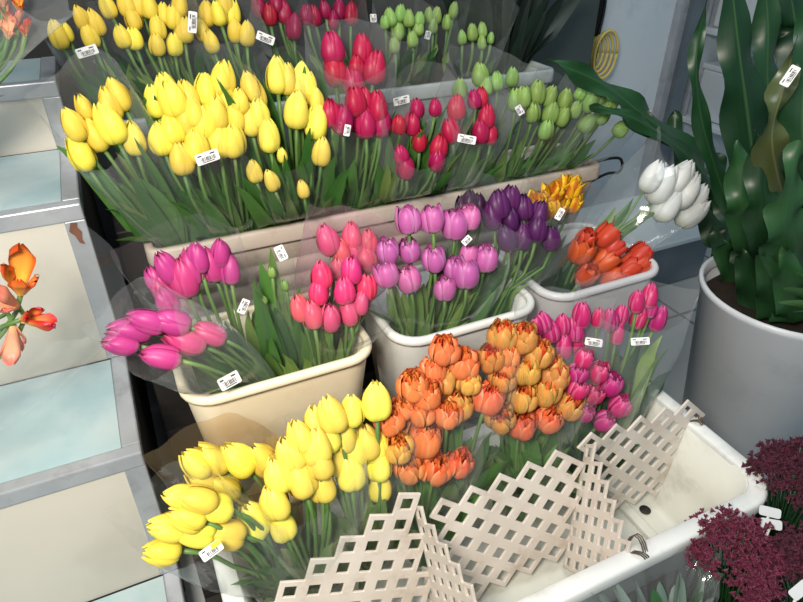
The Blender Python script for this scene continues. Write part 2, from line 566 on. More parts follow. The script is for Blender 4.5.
def leaf_mb(path, w, fold, rnd, n=11, wave=0.0, thick=0.0, nu=4, base_w=0.35, tip_pow=0.8, side=None, waves=6):
    """strap leaf along PATH (list of points), V-folded along its midrib"""
    rows = []
    ph = rnd.random() * 6
    L = len(path)
    prev = None
    for i, p in enumerate(path):
        t = i / (L - 1)
        tan = (path[min(i + 1, L - 1)] - path[max(i - 1, 0)]).normalized()
        a = side if side is not None else V((0.4, -1, 0.2))
        s = (a - tan * a.dot(tan))
        s = s.normalized() if s.length > 1e-4 else tan.orthogonal().normalized()
        nrm = tan.cross(s)
        ww = w * min(1, (base_w + (1 - base_w) * min(1, t / 0.4))) * (max(0.0, 1 - t ** 2.2) ** tip_pow * 0.97 + 0.03 if t > 0.3 else 1)
        row = []
        for j in range(nu + 1):
            u = j / nu * 2 - 1
            off = fold * abs(u) * ww
            if wave:
                off += wave * abs(u) ** 1.5 * math.sin(t * waves * 6.283 + ph + (2.2 if u > 0 else 0)) * min(1, t * 4)
            row.append(p + s * (u * ww) + nrm * off)
        rows.append(row)
    mb = MB()
    mb.grid(rows)
    return mb


# ------------------------------------------------------------------ stickers
def sticker_mesh(w, h, yellow=False):
    mb = MB()
    r = min(w, h) * 0.14
    t = 0.0006
    a = rrect(-w / 2, w / 2, -h / 2, h / 2, r, 0, 3)
    b = [p + V((0, 0, t)) for p in a]
    ids = mb.grid([a, b], True)
    mb.face(ids[1])
    mb.face(list(reversed(ids[0])))
    z0, z1 = t, t + 0.00025
    x = -w * 0.30
    rnd = random.Random(3)
    while x < w * 0.32:
        bw = rnd.choice((0.0007, 0.0011, 0.0016))
        mb.box((x, -h * 0.28, z0), (x + bw, h * 0.08, z1), 1)
        x += bw + rnd.choice((0.0006, 0.0009, 0.0013))
    mb.box((-w * 0.40, h * 0.2, z0), (-w * 0.22, h * 0.32, z1), 1)
    mb.box((w * 0.14, h * 0.2, z0), (w * 0.36, h * 0.32, z1), 1)
    mb.box((-w * 0.26, -h * 0.40, z0), (w * 0.26, -h * 0.33, z1), 1)
    if yellow:
        mb.box((w * 0.05, h * 0.0, z1), (w * 0.49, h * 0.46, z1 + 0.0003), 2)
    return mb.mesh('price_label', ['paper_white', 'ink', 'tag_yellow'], smooth=False)


STICK = {}


def sticker(parent, origin, bvh, px, py, ang, w=0.034, h=0.015, fallback=None, yellow=False, near=()):
    w, h = w * 1.18, h * 1.18
    """price label stuck on the sleeve where the ray of the photo pixel meets it"""
    key = (w, h, yellow)
    if key not in STICK:
        STICK[key] = sticker_mesh(w, h, yellow)
    r = ray(px, py).normalized()
    hit = bvh.ray_cast(CAM, r) if bvh else (None,) * 4
    if hit[0] is not None:
        p, n = hit[0], hit[1]
        if n.dot(r) > 0:
            n = -n
        n = (n * 0.5 - r * 0.7).normalized()
        t = (p - CAM).length
        for q, s in near:
            tq = (q - CAM).dot(r)
            if (CAM + r * tq - q).length < s * .75:
                t = min(t, tq - s * .52)
        p = CAM + r * t
    else:
        p, n = fallback, -r
    # in-picture right and up, turned by ang
    camx = V((math.cos(YAW), -math.sin(YAW), 0))
    camy = camx.cross(r).normalized() * -1
    if camy.z < 0:
        camy = -camy
    d = camx * math.cos(rad(ang)) + camy * math.sin(rad(ang))
    x = (d - n * d.dot(n)).normalized()
    y = n.cross(x)
    m = Matrix((x, y, n)).transposed().to_4x4()
    m.translation = p + n * 0.003 - origin
    return add('price_label', STICK[key], parent, matrix=m)


# ------------------------------------------------------------------ a wrapped bouquet
COUNT = {'tulip': 0}


def bouquet(label, group, kind, colour, base, heads, plane, px, axis=(0, -.1, 1), film='film', leafc='leaf_green',
            leaves=(1, 2), sleeve=(0.98, 1.14), flare=1.0, bend=0.55, stickers=(), sizes=None, jit=0.12, seed=0,
            lw=0.025, leaf_t=(0.55, 0.92), name='tulip_bouquet', r0=0.024, colours=None, cat='bouquet', part='tulip', pad=0.009,
            wrinkle=0.05, sq=None, cont=None, flower_part='flower_head'):
    """base: where the stems stand; heads: photo pixels of the flower heads; plane: the slope the heads lie on (Y0, z0, s); px: head height in photo pixels"""
    rnd = random.Random(seed * 97 + hash_(label))
    B = V(base)
    root = thing(name, label, cat, B, group)

    def inside(p, m=0.0):
        """keep a point inside the container below its rim"""
        if not cont:
            return p
        x0, x1, y0, y1, zr, tp, zb = cont
        q = p + B
        e = max(0.0, q.z - zr) * 2.2 - max(0.0, zr - q.z) / (zr - zb) * tp - m - .008
        rc = .035
        cx = min(max(q.x, x0 - e + rc), x1 + e - rc)
        cy = min(max(q.y, y0 - e + rc), y1 + e - rc)
        d = V((q.x - cx, q.y - cy, 0))
        if d.length > rc:
            d *= rc / d.length
        return V((cx + d.x, cy + d.y, max(q.z, zb))) - B
    pts = []
    for i, hd in enumerate(heads):
        p, k = on_slope(hd[0], hd[1], *plane)
        # a little depth of its own for each head
        r = ray(hd[0], hd[1])
        d = rnd.uniform(-0.012, 0.012)
        p = p + r * d
        k += d
        size = px * (hd[2] if len(hd) > 2 else 1.0) * rnd.uniform(0.93, 1.07) * k / F
        pts.append((p, size, hd))
    C = sum((p for p, _s, _h in pts), V()) / len(pts)
    L = (C - B).length
    up = V((0, 0, 1))
    ctrl = B + (C - B) * (1 - bend) * 0.5 + up * (L * 0.5 * bend)
    A = V(axis).normalized()
    maxr = 0
    for i, (p, size, hd) in enumerate(pts):
        e = add(part, None, root)
        e['flower'] = 1
        del e['flower']
        nv = NVAR[kind]
        sp = rnd.uniform(0, 6.28)
        spread = (p - C) * (0.9 / max(L, .1))
        ax = (A + spread * 0.9 + V((rnd.uniform(-jit, jit), rnd.uniform(-jit, jit), rnd.uniform(-jit, jit) * .5))).normalized()
        if len(hd) > 3:
            ax = V(hd[3]).normalized()
        m = axis_matrix(ax, sp)
        m = m @ Matrix.Diagonal((size, size, size, 1))
        # p is the middle of the head, its base sits half a height below along the axis
        hb = p - ax * size * 0.5
        m.translation = hb - B
        col = colours[i % len(colours)] if colours else colour
        add(flower_part, head_mesh(kind, col, rnd.randrange(nv)), e, matrix=m)
        # stem
        j = V((rnd.uniform(-1, 1), rnd.uniform(-1, 1), 0)) * r0 * 0.6
        b0 = j
        c1 = (ctrl - B) * 0.8 + (p - C) * 0.35 + j * 0.5
        c2 = hb - B - ax * L * 0.2
        sp_ = []
        for q in range(9):
            t = q / 8
            sp_.append(b0 * (1 - t) ** 3 + c1 * 3 * t * (1 - t) ** 2 + c2 * 3 * t * t * (1 - t) + (hb - B + ax * size * .02) * t ** 3)
        sp_ = [inside(a, .012) for a in sp_]
        mb = MB()
        mb.tube(sp_, [0.0042, 0.004, 0.004, 0.0038, 0.0036, 0.0035, 0.0034, 0.0034, 0.0038], 6)
        add('stem', mb.mesh('stem', 'stem_green'), e)
        # leaves: strap leaves clasping the stem, bending outwards
        for q in range(rnd.randint(*leaves)):
            te = rnd.uniform(*leaf_t)
            if .86 < te < .98:
                te = .86
            out = (p - C)
            out = out - A * out.dot(A)
            out = out * rnd.uniform(0.5, 1.1) + V((rnd.uniform(-1, 1), rnd.uniform(-1.5, 0.3), 0)) * 0.028
            if out.length > 0.06:
                out *= 0.06 / out.length
            ts = rnd.uniform(0.12, 0.35)
            i0 = sp_[int(ts * 8)]
            tip = sp_[0].lerp(hb - B, te) + out * rnd.uniform(0.5, 1.0)
            mid = (i0 + tip) * 0.5 + out * 0.25 + (ctrl - B - (C - B) * .5) * 0.6
            path = [bez2(i0, mid, tip, k / 9) for k in range(10)]
            # a tip that bends over
            path[-1] += out * 0.15
            lm = leaf_mb(path, lw * rnd.uniform(0.75, 1.2), rnd.uniform(0.12, 0.4), rnd, side=V((math.cos(YAW), -math.sin(YAW), 0)) * rnd.choice((-1, 1)) + V((rnd.uniform(-.45, .45), rnd.uniform(-.6, .6), rnd.uniform(-.2, .2))))
            lm.v = [tuple(inside(V(a), .004)) for a in lm.v]
            add('leaf', lm.mesh('leaf', leafc if rnd.random() < 0.75 else 'leaf_pale'), e)
        COUNT['tulip'] += 1
    # the cellophane sleeve
    w = (C - ctrl).normalized()
    camx = V((math.cos(YAW), -math.sin(YAW), 0))
    ux = (camx - w * camx.dot(w)).normalized()
    vx = w.cross(ux)
    if vx.dot(CAM - C) < 0:
        vx = -vx      # vx points to the viewer's side: the front of the sleeve
    ru = max(abs((p - C).dot(ux)) + s * 0.42 for p, s, _h in pts) + pad
    rv = max(abs((p - C).dot(vx)) + s * 0.36 for p, s, _h in pts) + pad
    rv = max(rv, 0.03)
    ext = max((p - C).dot(w) + s * 0.4 for p, s, _h in pts)
    low = min((p - C).dot(w) - s * 0.4 for p, s, _h in pts)
    N, M = 56, 18
    rows = []
    sd = rnd.random() * 30
    tf, tb = sleeve
    for i in range(M + 1):
        row = []
        for k in range(N):
            a = 2 * math.pi * k / N
            front = 0.5 + 0.5 * math.sin(a)       # 1 on the viewer's side
            top = tb + (tf - tb) * front + 0.085 * abs(math.cos(a)) ** 8 + 0.02 * noise.noise((math.cos(a) * 2, math.sin(a) * 2, sd))
            t = (i / M) * top
            # centre line: Bezier up to t=1, straight on after it
            if t <= 1:
                c = bez2(B, ctrl, C, t)
                tan = ((ctrl - B) * (1 - t) + (C - ctrl) * t).normalized()
            else:
                c = C + w * ((t - 1) * L)
                tan = w
            uu = (ux - tan * ux.dot(tan)).normalized()
            vv = tan.cross(uu)
            if vv.dot(vx) < 0:
                vv = -vv
            g = min(1.0, t / 0.82) ** 0.9 * flare + max(0, t - 1) * 0.5
            g = min(g, 1.22)
            a_u = r0 * 1.25 + (ru - r0 * 1.25) * g
            a_v = r0 * 1.1 + (rv - r0 * 1.1) * g
            ca, sa = math.cos(a), math.sin(a)
            fin = 1 + 0.10 * abs(ca) ** 10        # welded side seams
            wr = 1 + wrinkle * (noise.noise((ca * 2.2 + sd, sa * 2.2, t * 2.0)) + 0.5 * noise.noise((ca * 6 + sd, sa * 6, t * 3.0)))
            row.append(c + (uu * ca * a_u * fin + vv * sa * abs(sa) ** .45 * a_v * 1.1) * wr - B)
        rows.append(row)
    mb = MB()
    mb.grid(rows, True)
    mb.v = [tuple(inside(V(a), .002)) for a in mb.v]
    me = mb.mesh('cellophane_sleeve', film)
    so = add('cellophane_sleeve', me, root)
    so['label'] = {'film_brown': 'brownish clear sleeve', 'film_pink': 'pinkish clear sleeve'}.get(film, 'clear cellophane sleeve')
    bvh = BVHTree.FromPolygons([V(p) + B for p in mb.v], mb.f)
    for st in stickers:
        sx, sy, an = st[:3]
        fb = on_slope(sx, sy, plane[0] - 0.05, plane[1], plane[2])[0]
        sticker(so, B, bvh, sx, sy, an, *(st[3:5] if len(st) > 3 else ()), fallback=fb, yellow=len(st) > 5, near=[(q, s) for q, s, _h in pts])
    return root

# ------------------------------------------------------------------ the setting
def tile_mat():
    m, nt, b = mat('floor_tiles')
    co = texco(nt)
    br = nt.nodes.new('ShaderNodeTexBrick')
    br.offset = 0.0
    br.inputs['Scale'].default_value = 1.0
    br.inputs['Brick Width'].default_value = 0.4
    br.inputs['Row Height'].default_value = 0.4
    br.inputs['Mortar Size'].default_value = 0.006
    br.inputs['Color1'].default_value = lin((168, 174, 176))
    br.inputs['Color2'].default_value = lin((158, 164, 168))
    br.inputs['Mortar'].default_value = lin((96, 98, 98))
    nt.links.new(co, br.inputs['Vector'])
    f = noise_tex(nt, 7, 5, co, 0.6)
    col = mix(nt, mth(nt, 'MULTIPLY', f, 0.4), br.outputs['Color'], lin((110, 112, 110)))
    nt.links.new(col, b.inputs['Base Color'])
    b.inputs['Roughness'].default_value = 0.35
    MATS['floor_tiles'] = m


tile_mat()


def box_me(name, lo, hi, m, bev=0.0):
    mb = MB()
    mb.box(lo, hi)
    me = mb.mesh(name, m, smooth=False)
    return me


def bevel(o, w, seg=2):
    md = o.modifiers.new('bevel', 'BEVEL')
    md.width = w
    md.segments = seg
    md.limit_method = 'ANGLE'
    return o


structure('floor', box_me('floor', (-1.6, -1.2, -0.05), (3.3, 2.05, 0.0), 'floor_tiles'))
structure('wall_back', box_me('wall_back', (1.74, 2.0, 0.0), (3.3, 2.05, 2.6), 'wall_paint'), 'grey blue painted wall panel behind the fern')
structure('wall_back_dark', box_me('wall_back_dark', (-1.6, 2.0, 0.0), (1.69, 2.05, 2.6), 'near_black'), 'black wall behind the flower display')
structure('wall_right', box_me('wall_right', (3.3, -1.2, 0.0), (3.35, 2.05, 2.6), 'wall_paint'))
structure('trim_1', box_me('trim_1', (1.69, 1.97, 0.0), (1.74, 2.05, 2.6), 'near_black'), 'dark strip at the edge of the wall panel')
o = structure('trim_2', box_me('trim_2', (2.12, 1.965, 0.0), (2.155, 2.0, 2.6), 'aluminium'), 'grey metal upright on the wall')
structure('trim_3', box_me('trim_3', (2.155, 1.94, 0.0), (2.215, 2.0, 2.6), 'steel'), 'darker metal upright on the wall')

# ------------------------------------------------------------------ black tiered plinth
PX0, PX1 = -0.045, 1.10
root = thing('tiered_plinth', 'black tiered plinth carrying the tulip tubs and troughs', 'plinth', (PX0, 0.42, 0))
O = V((PX0, 0.42, 0))


def rel(a):
    return tuple(V(a) - O)


for lo, hi in (((PX0, .42, 0), (0.90, .79, .075)), ((PX0, .79, 0), (1.06, 1.145, .195)), ((PX0, 1.145, 0), (PX1, 1.385, .395)), ((PX0, 1.385, 0), (PX1, 1.72, .575))):
    bevel(add('tier', box_me('tier', rel(lo), rel(hi), 'black_stand'), root), 0.004)


# ------------------------------------------------------------------ tubs and troughs
def tub(name, label, cat, x0, x1, y0, y1, z0, z1, mt, taper=0.03, cr=0.045, lip=0.008, band=0.014, group=None, extra=None, inner=None, wall=0.006, grooves=False):
    o0 = V((x0, y0, z0))
    root = thing(name, label, cat, o0, group)

    def ring(ins, z, r):
        return [p - o0 for p in rrect(x0 + ins, x1 - ins, y0 + ins, y1 - ins, max(0.004, r), z)]
    H = z1 - z0
    mb = MB()
    rows = []
    rows.append(ring(taper + lip + 0.012, z0, cr - 0.02))
    rows.append(ring(taper + lip, z0 + 0.008, cr - 0.014))
    if grooves:
        for q in range(1, 4):
            zz = z0 + (H - band) * q / 4.2
            ins = lip + taper * (1 - q / 4.2)
            rows += [ring(ins, zz - 0.004, cr - .01), ring(ins + 0.004, zz, cr - .012), ring(ins, zz + 0.004, cr - .01)]
    rows.append(ring(lip, z1 - band, cr - 0.008))
    rows.append(ring(lip, z1 - 0.006, cr - 0.008))
    rows.append(ring(lip + wall, z1 - 0.006, cr - 0.012))
    rows.append(ring(lip + wall + taper * 0.5, z0 + H * 0.5, cr - 0.014))
    rows.append(ring(lip + wall + taper, z0 + 0.02, cr - 0.02))
    rows.append(ring(lip + wall + taper + 0.012, z0 + 0.008, cr - 0.028))
    ids = mb.grid(rows, True)
    mb.face(list(reversed(ids[0])))
    mb.face(ids[-1])
    add('body', mb.mesh('body', inner or mt), root)
    mb = MB()
    rr = []
    for ins, z in ((lip + 0.001, z1 - band), (0.001, z1 - band - 0.001), (0, z1 - band + 0.003), (0, z1 - 0.006), (0.003, z1 - 0.001), (0.007, z1), (lip + wall - 0.001, z1 - 0.0005), (lip + wall + 0.001, z1 - 0.004), (lip + wall + 0.001, z1 - 0.012)):
        rr.append(ring(ins, z, cr - ins * 0.8))
    mb.grid(rr, True)
    add('rim', mb.mesh('rim', mt), root)
    return root


G = 'plastic tubs of tulips in the middle row'
tub('tub', 'cream plastic tub holding magenta and pink tulips, beside the tiled steps', 'tub', 0.0, 0.352, .838, 1.095, .20, .50, 'cream_plastic', group=G, cr=0.06)
tub('tub', 'white plastic tub holding the orchid pink and dark plum tulips', 'tub', 0.385, 0.715, .838, 1.10, .20, .50, 'white_plastic', group=G, cr=0.06)
tub('tub', 'pale grey plastic tub holding the red-orange and the white tulips', 'tub', 0.735, 1.055, .845, 1.13, .20, .50, 'grey_plastic', group=G, cr=0.06)
tub('planter_trough', 'long worn beige trough of yellow, crimson and green tulips', 'trough', 0.005, 1.115, 1.165, 1.37, .40, .62, 'worn_plastic', taper=0.03, cr=0.03, band=0.036, lip=0.010, group='long troughs', grooves=True)
tub('planter_trough', 'long cloudy grey trough at the very back of the tulips', 'trough', 0.0, 1.13, 1.42, 1.64, .58, .80, 'cloudy_plastic', taper=0.02, cr=0.03, band=0.034, lip=0.010, group='long troughs')
T1 = tub('planter_trough', 'wide white low trough in front, fenced by lattice panels', 'trough', -0.012, 0.945, .395, .775, .078, .305, 'trough_plastic', taper=0.035, cr=0.075, band=0.03, lip=0.022, group='long troughs', inner='trough_inside', wall=0.008)
TO = V((-0.012, .395, .078))
mb = MB()
hp = at_z(645, 510, .0895)
mb.tube([hp - TO, hp - TO + V((0, 0, .0012))], 0.012, 20)
h = add('drain_hole', mb.mesh('drain_hole', 'drain_dark'), T1)
h['label'] = 'dark drain hole'
mb = MB()
mb.box(V((0.80, .47, .086)) - TO, V((0.822, .70, .100)) - TO)
bevel(add('floor_ridge', mb.mesh('floor_ridge', 'trough_inside', False), T1), 0.004)


# inner room of each container: x0, x1, y0, y1, rim height, taper, bottom height
C_CREAM = (.018, .334, .856, 1.077, .50, .03, .215)
C_WHITE = (.403, .697, .856, 1.082, .50, .03, .215)
C_GREY = (.753, 1.037, .863, 1.112, .50, .03, .215)
C_BEIGE = (.024, 1.096, 1.184, 1.351, .62, .03, .415)
C_BACK = (.02, 1.11, 1.44, 1.62, .80, .02, .595)
C_FRONT = (.023, .91, .428, .742, .305, .035, .09)


# ------------------------------------------------------------------ lattice panels
def lattice(label, TL, TR, BR, BL, P=0.040, slat=0.0195, thick=0.005, squeeze=1.0, phase=(0, 0)):
    TL, TR, BR, BL = (V(p) for p in (TL, TR, BR, BL))
    O = BL.copy()
    root = tag(add('lattice_panel', None, None, O), label, 'lattice panel', 'white lattice panels in the front trough')
    e1 = (TR - TL).normalized()
    dn = (BL + BR) * .5 - (TL + TR) * .5
    nrm = e1.cross(dn).normalized()
    e2 = nrm.cross(e1).normalized()
    if e2.z < 0:
        e2 = -e2

    def to2(p):
        return ((p - TL).dot(e1), (p - TL).dot(e2))
    poly = [to2(p) for p in (TL, TR, BR, BL)]

    def P3(x, y):
        return TL + e1 * x + e2 * y - O

    def inpoly(x, y):
        c = False
        for (xa, ya), (xb, yb) in zip(poly, poly[1:] + poly[:1]):
            if (ya > y) != (yb > y) and x < (xb - xa) * (y - ya) / (yb - ya) + xa:
                c = not c
        return c
    verts, faces = {}, []

    def vid(x, y):
        k = (round(x, 5), round(y, 5))
        if k not in verts:
            verts[k] = len(verts)
        return verts[k]
    q = P / math.sqrt(2)
    hfrac = (P - slat) / P
    ya_, yb_ = min(v for _u, v in poly), max(v for _u, v in poly)
    xa_, xb_ = min(u for u, _v in poly), max(u for u, _v in poly)
    n = int((xb_ - xa_ + yb_ - ya_) / q / min(1, squeeze)) + 6
    for i in range(-n, n):
        for j in range(-n, n):
            cx, cy = (i + j) * q * squeeze + phase[0], (i - j) * q + phase[1]
            if not inpoly(cx, cy):
                continue
            o4 = [(cx, cy - q), (cx + q * squeeze, cy), (cx, cy + q), (cx - q * squeeze, cy)]
            i4 = [(cx, cy - q * hfrac), (cx + q * hfrac * squeeze, cy), (cx, cy + q * hfrac), (cx - q * hfrac * squeeze, cy)]
            for k in range(4):
                k2 = (k + 1) % 4
                faces.append([vid(*o4[k]), vid(*o4[k2]), vid(*i4[k2]), vid(*i4[k])])
    me = bpy.data.meshes.new('lattice')
    me.from_pydata([tuple(P3(x, y)) for x, y in verts], [], faces)
    me.materials.append(MATS['lattice_wood'])
    o = add('slats', me, root)
    md = o.modifiers.new('thickness', 'SOLIDIFY')
    md.thickness = thick
    md.offset = 0
    bevel(o, 0.0008, 1)
    return root


lattice('white lattice panel in front of the bright yellow tulips', (.035, .60, .255), (.305, .612, .372), (.33, .57, .10), (.06, .56, .10))
lattice('white lattice divider meeting the front rim at the bottom edge, beside the yellow tulips', (.312, .612, .372), (.335, .425, .325), (.345, .45, .12), (.325, .575, .11), squeeze=0.62)
lattice('white lattice panel in front of the orange tulips', (.335, .62, .335), (.652, .605, .372), (.60, .555, .12), (.40, .56, .12))
lattice('white lattice divider wired to the front rim beside the drain hole', (.662, .60, .374), (.600, .412, .322), (.585, .47, .12), (.605, .545, .11), squeeze=0.62)
lattice('white lattice panel reaching the trough right end below the cherry pink tulips', (.675, .615, .335), (.952, .60, .34), (.90, .63, .13), (.76, .56, .13))
# wire ties
for lab, p in (('rusty wire tie on the front rim by the drain hole', at_z(638, 548, .309)), ('wire tie on the right end of the trough', V((.934, .60, .309)))):
    mb = MB()
    for q in range(3):
        pts = [p + V((0.004 * q - .004 + .010 * math.cos(a), .016 * math.sin(a) * 1.2, .010 * math.sin(a * 2) + 0.004 * math.cos(a))) for a in [k * 2 * math.pi / 14 for k in range(15)]]
        mb.tube([x - p for x in pts], 0.0012, 5)
    tag(add('wire_tie', mb.mesh('wire_tie', 'wire'), None, p), lab, 'wire', 'wire ties')

# ------------------------------------------------------------------ tiled steps on the left
SX0, SX1 = -1.1, -0.078
S0 = V((SX1, .5, 0))
root = thing('tiled_steps', 'white panelled display steps with aluminium edges, left of the tulips', 'display steps', S0)


def sbox(name, lo, hi, m, bev=0.0):
    o = add(name, box_me(name, V(lo) - S0, V(hi) - S0, m), root)
    return bevel(o, bev) if bev else o


lev = [(.10, .50, .852), (.42, .852, 1.140), (.75, 1.140, 1.455), (.885, 1.455, 1.70)]
zb = 0.0
for z, ya, yb in lev:
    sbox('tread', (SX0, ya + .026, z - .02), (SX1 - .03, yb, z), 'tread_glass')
    sbox('riser', (SX0, ya + .004, zb), (SX1 - .034, ya + .02, z - .028), 'riser_panel')
    e1 = sbox('edge_profile', (SX0, ya, z - .030), (SX1, ya + .026, z + .001), 'aluminium', .003)
    sbox('edge_profile', (SX1 - .030, ya + .026, z - .030), (SX1, yb + .004, z + .001), 'aluminium', .003)
    if z > .1:
        sbox('edge_profile', (SX1 - .034, ya + .002, zb), (SX1, ya + .02, z - .030), 'aluminium', .002)
    sbox('side_panel', (SX1 - .012, ya + .02, 0), (SX1 - .002, yb, z - .03), 'black_stand')
    zb = z
mb = MB()
cz = V((SX1 - .020, 1.1395, .705))
out_ = [(-.004, .014), (.006, .012), (.004, .004), (.009, -.006), (.006, -.020), (.009, -.030), (.001, -.026), (-.003, -.012), (-.010, -.002)]
a_ = [cz - S0 + V((x, -.0006, z)) for x, z in out_]
b_ = [q + V((0, .001, 0)) for q in a_]
ids = mb.grid([a_, b_], True)
mb.face(list(reversed(ids[0])))
x = add('rust_patch', mb.mesh('rust_patch', 'rust', False), root)
x['label'] = 'rusty corner'

# ------------------------------------------------------------------ wall side clutter
def curve_tube(name, label, cat, pts, r, m, group=None, n=8):
    o0 = V(pts[0])
    # Catmull-Rom
    P = [V(p) for p in pts]
    out = []
    for i in range(len(P) - 1):
        a, b, c, d = P[max(i - 1, 0)], P[i], P[i + 1], P[min(i + 2, len(P) - 1)]
        for k in range(8):
            t = k / 8
            out.append(0.5 * ((2 * b) + (c - a) * t + (2 * a - 5 * b + 4 * c - d) * t * t + (3 * b - a - 3 * c + d) * t ** 3))
    out.append(P[-1])
    mb = MB()
    mb.tube([p - o0 for p in out], r, n)
    return tag(add(name, mb.mesh(name, m), None, o0), label, cat, group)


Yw = 1.955
curve_tube('black_cable', 'black cable running down the edge of the wall panel', 'cable', [at_y(608, -30, Yw), at_y(604, 10, Yw), at_y(596, 45, Yw), at_y(594, 70, Yw)], 0.006, 'black_rubber')
curve_tube('yellow_cable', 'yellow cable hanging straight down to the yellow coil', 'cable', [at_y(597, -30, Yw), at_y(592, 5, Yw), at_y(590, 25, Yw), at_y(593, 52, Yw)], 0.007, 'yellow_rubber')
cc = at_y(594, 54, Yw)
mb = MB()
for q in range(6):
    r_ = 0.040 + 0.009 * q
    pts = [V((r_ * 0.62 * math.cos(a) + 0.006 * q, -0.012 * q + .03, r_ * math.sin(a))) for a in [k * 2 * math.pi / 28 for k in range(29)]]
    mb.tube(pts, 0.006, 6)
tag(add('cable_coil', mb.mesh('cable_coil', 'yellow_rubber'), None, cc), 'coil of pale yellow cable hanging by the grey wall panel', 'cable')
curve_tube('black_cable', 'short black cable loop at the right end of the beige trough', 'cable', [V((1.10, 1.28, .575)), at_y(613, 158, 1.25), at_y(622, 162, 1.25), at_y(619, 172, 1.24), at_y(606, 174, 1.22), V((1.085, 1.215, .545))], 0.004, 'black_rubber')

# cabinet side, grey, behind the rear trough
bevel(tag(add('metal_cabinet', box_me('metal_cabinet', (0, 0, 0), (.38, .20, 1.9), 'dark_panel'), None, (1.14, 1.745, 0)), 'dark grey metal cabinet behind the back trough, beside the wall panel', 'cabinet'), .006)
# steel crate on the floor by the wall
r_ = thing('steel_crate', 'bluish steel crate on the floor behind the red-orange tulips', 'crate', (1.44, 1.36, 0))
bevel(add('body', box_me('body', (0, 0, 0), (.42, .34, .17), 'steel'), r_), .008)
bevel(add('lid', box_me('lid', (-.012, -.012, .17), (.432, .352, .19), 'box_white'), r_), .005)

# white shelf with boxes behind the fern
r_ = thing('storage_shelf', 'white shelf unit behind the fern', 'shelf', (2.26, 1.62, 0))
for zz in (.02, .36, .72, 1.1):
    bevel(add('shelf_board', box_me('shelf_board', (0, 0, zz), (.95, .36, zz + .022), 'box_white'), r_), .003)
for xx in (0.0, .93):
    for yy in (0.0, .34):
        add('post', box_me('post', (xx, yy, 0), (xx + .02, yy + .02, 1.3), 'aluminium'), r_)
for i, (xx, ww, zz, hh, lab) in enumerate(((2.30, .30, .382, .2, 'white box on the middle shelf behind the fern'), (2.64, .32, .742, .24, 'white box on the upper shelf behind the fern'), (2.29, .28, .742, .2, 'pale box on the upper shelf just right of the wall upright'))):
    b_ = thing('storage_box', lab, 'box', (xx, 1.67, zz + .002), 'boxes on the shelf')
    bevel(add('body', box_me('body', (0, 0, 0), (ww, .28, hh), 'box_white'), b_), .01)
    bevel(add('lid', box_me('lid', (-.004, -.004, hh - .002), (ww + .004, .284, hh + .02), 'box_white'), b_), .005)

# ------------------------------------------------------------------ bird's nest fern in a white bucket
PC = V((1.345, .745, 0))
root = thing('potted_fern', "large bird's nest fern with wavy leaves in a white bucket", 'potted plant', PC)
mb = MB()
prof = [(.0, .0), (.135, .0), (.142, .004), (.188, .405), (.196, .412), (.197, .424), (.192, .428), (.186, .424), (.182, .40), (.17, .36), (.0, .36)]
rows = [[V((r * math.cos(a), r * math.sin(a), z)) for a in [k * 2 * math.pi / 48 for k in range(48)]] for r, z in prof[1:-2]]
ids = mb.grid(rows, True)
mb.face(list(reversed(ids[0])))
add('bucket', mb.mesh('bucket', 'pot_white'), root)
mb = MB()
ids = mb.grid([[V((r * math.cos(a), r * math.sin(a), .372 + .008 * noise.noise((math.cos(a) * r * 40, math.sin(a) * r * 40, 0)))) for a in [k * 2 * math.pi / 32 for k in range(32)]] for r in (.178, .12, .06, .01)], True)
mb.face(ids[-1])
add('soil', mb.mesh('soil', 'soil'), root)


def smooth_path(P, n=26):
    out = []
    m_ = len(P) - 1
    for q in range(n):
        x = q / (n - 1) * m_
        i = min(int(x), m_ - 1)
        t = x - i
        a, b, c, d = P[max(i - 1, 0)], P[i], P[i + 1], P[min(i + 2, m_)]
        out.append(0.5 * ((2 * b) + (c - a) * t + (2 * a - 5 * b + 4 * c - d) * t * t + (3 * b - a - 3 * c + d) * t ** 3))
    return out


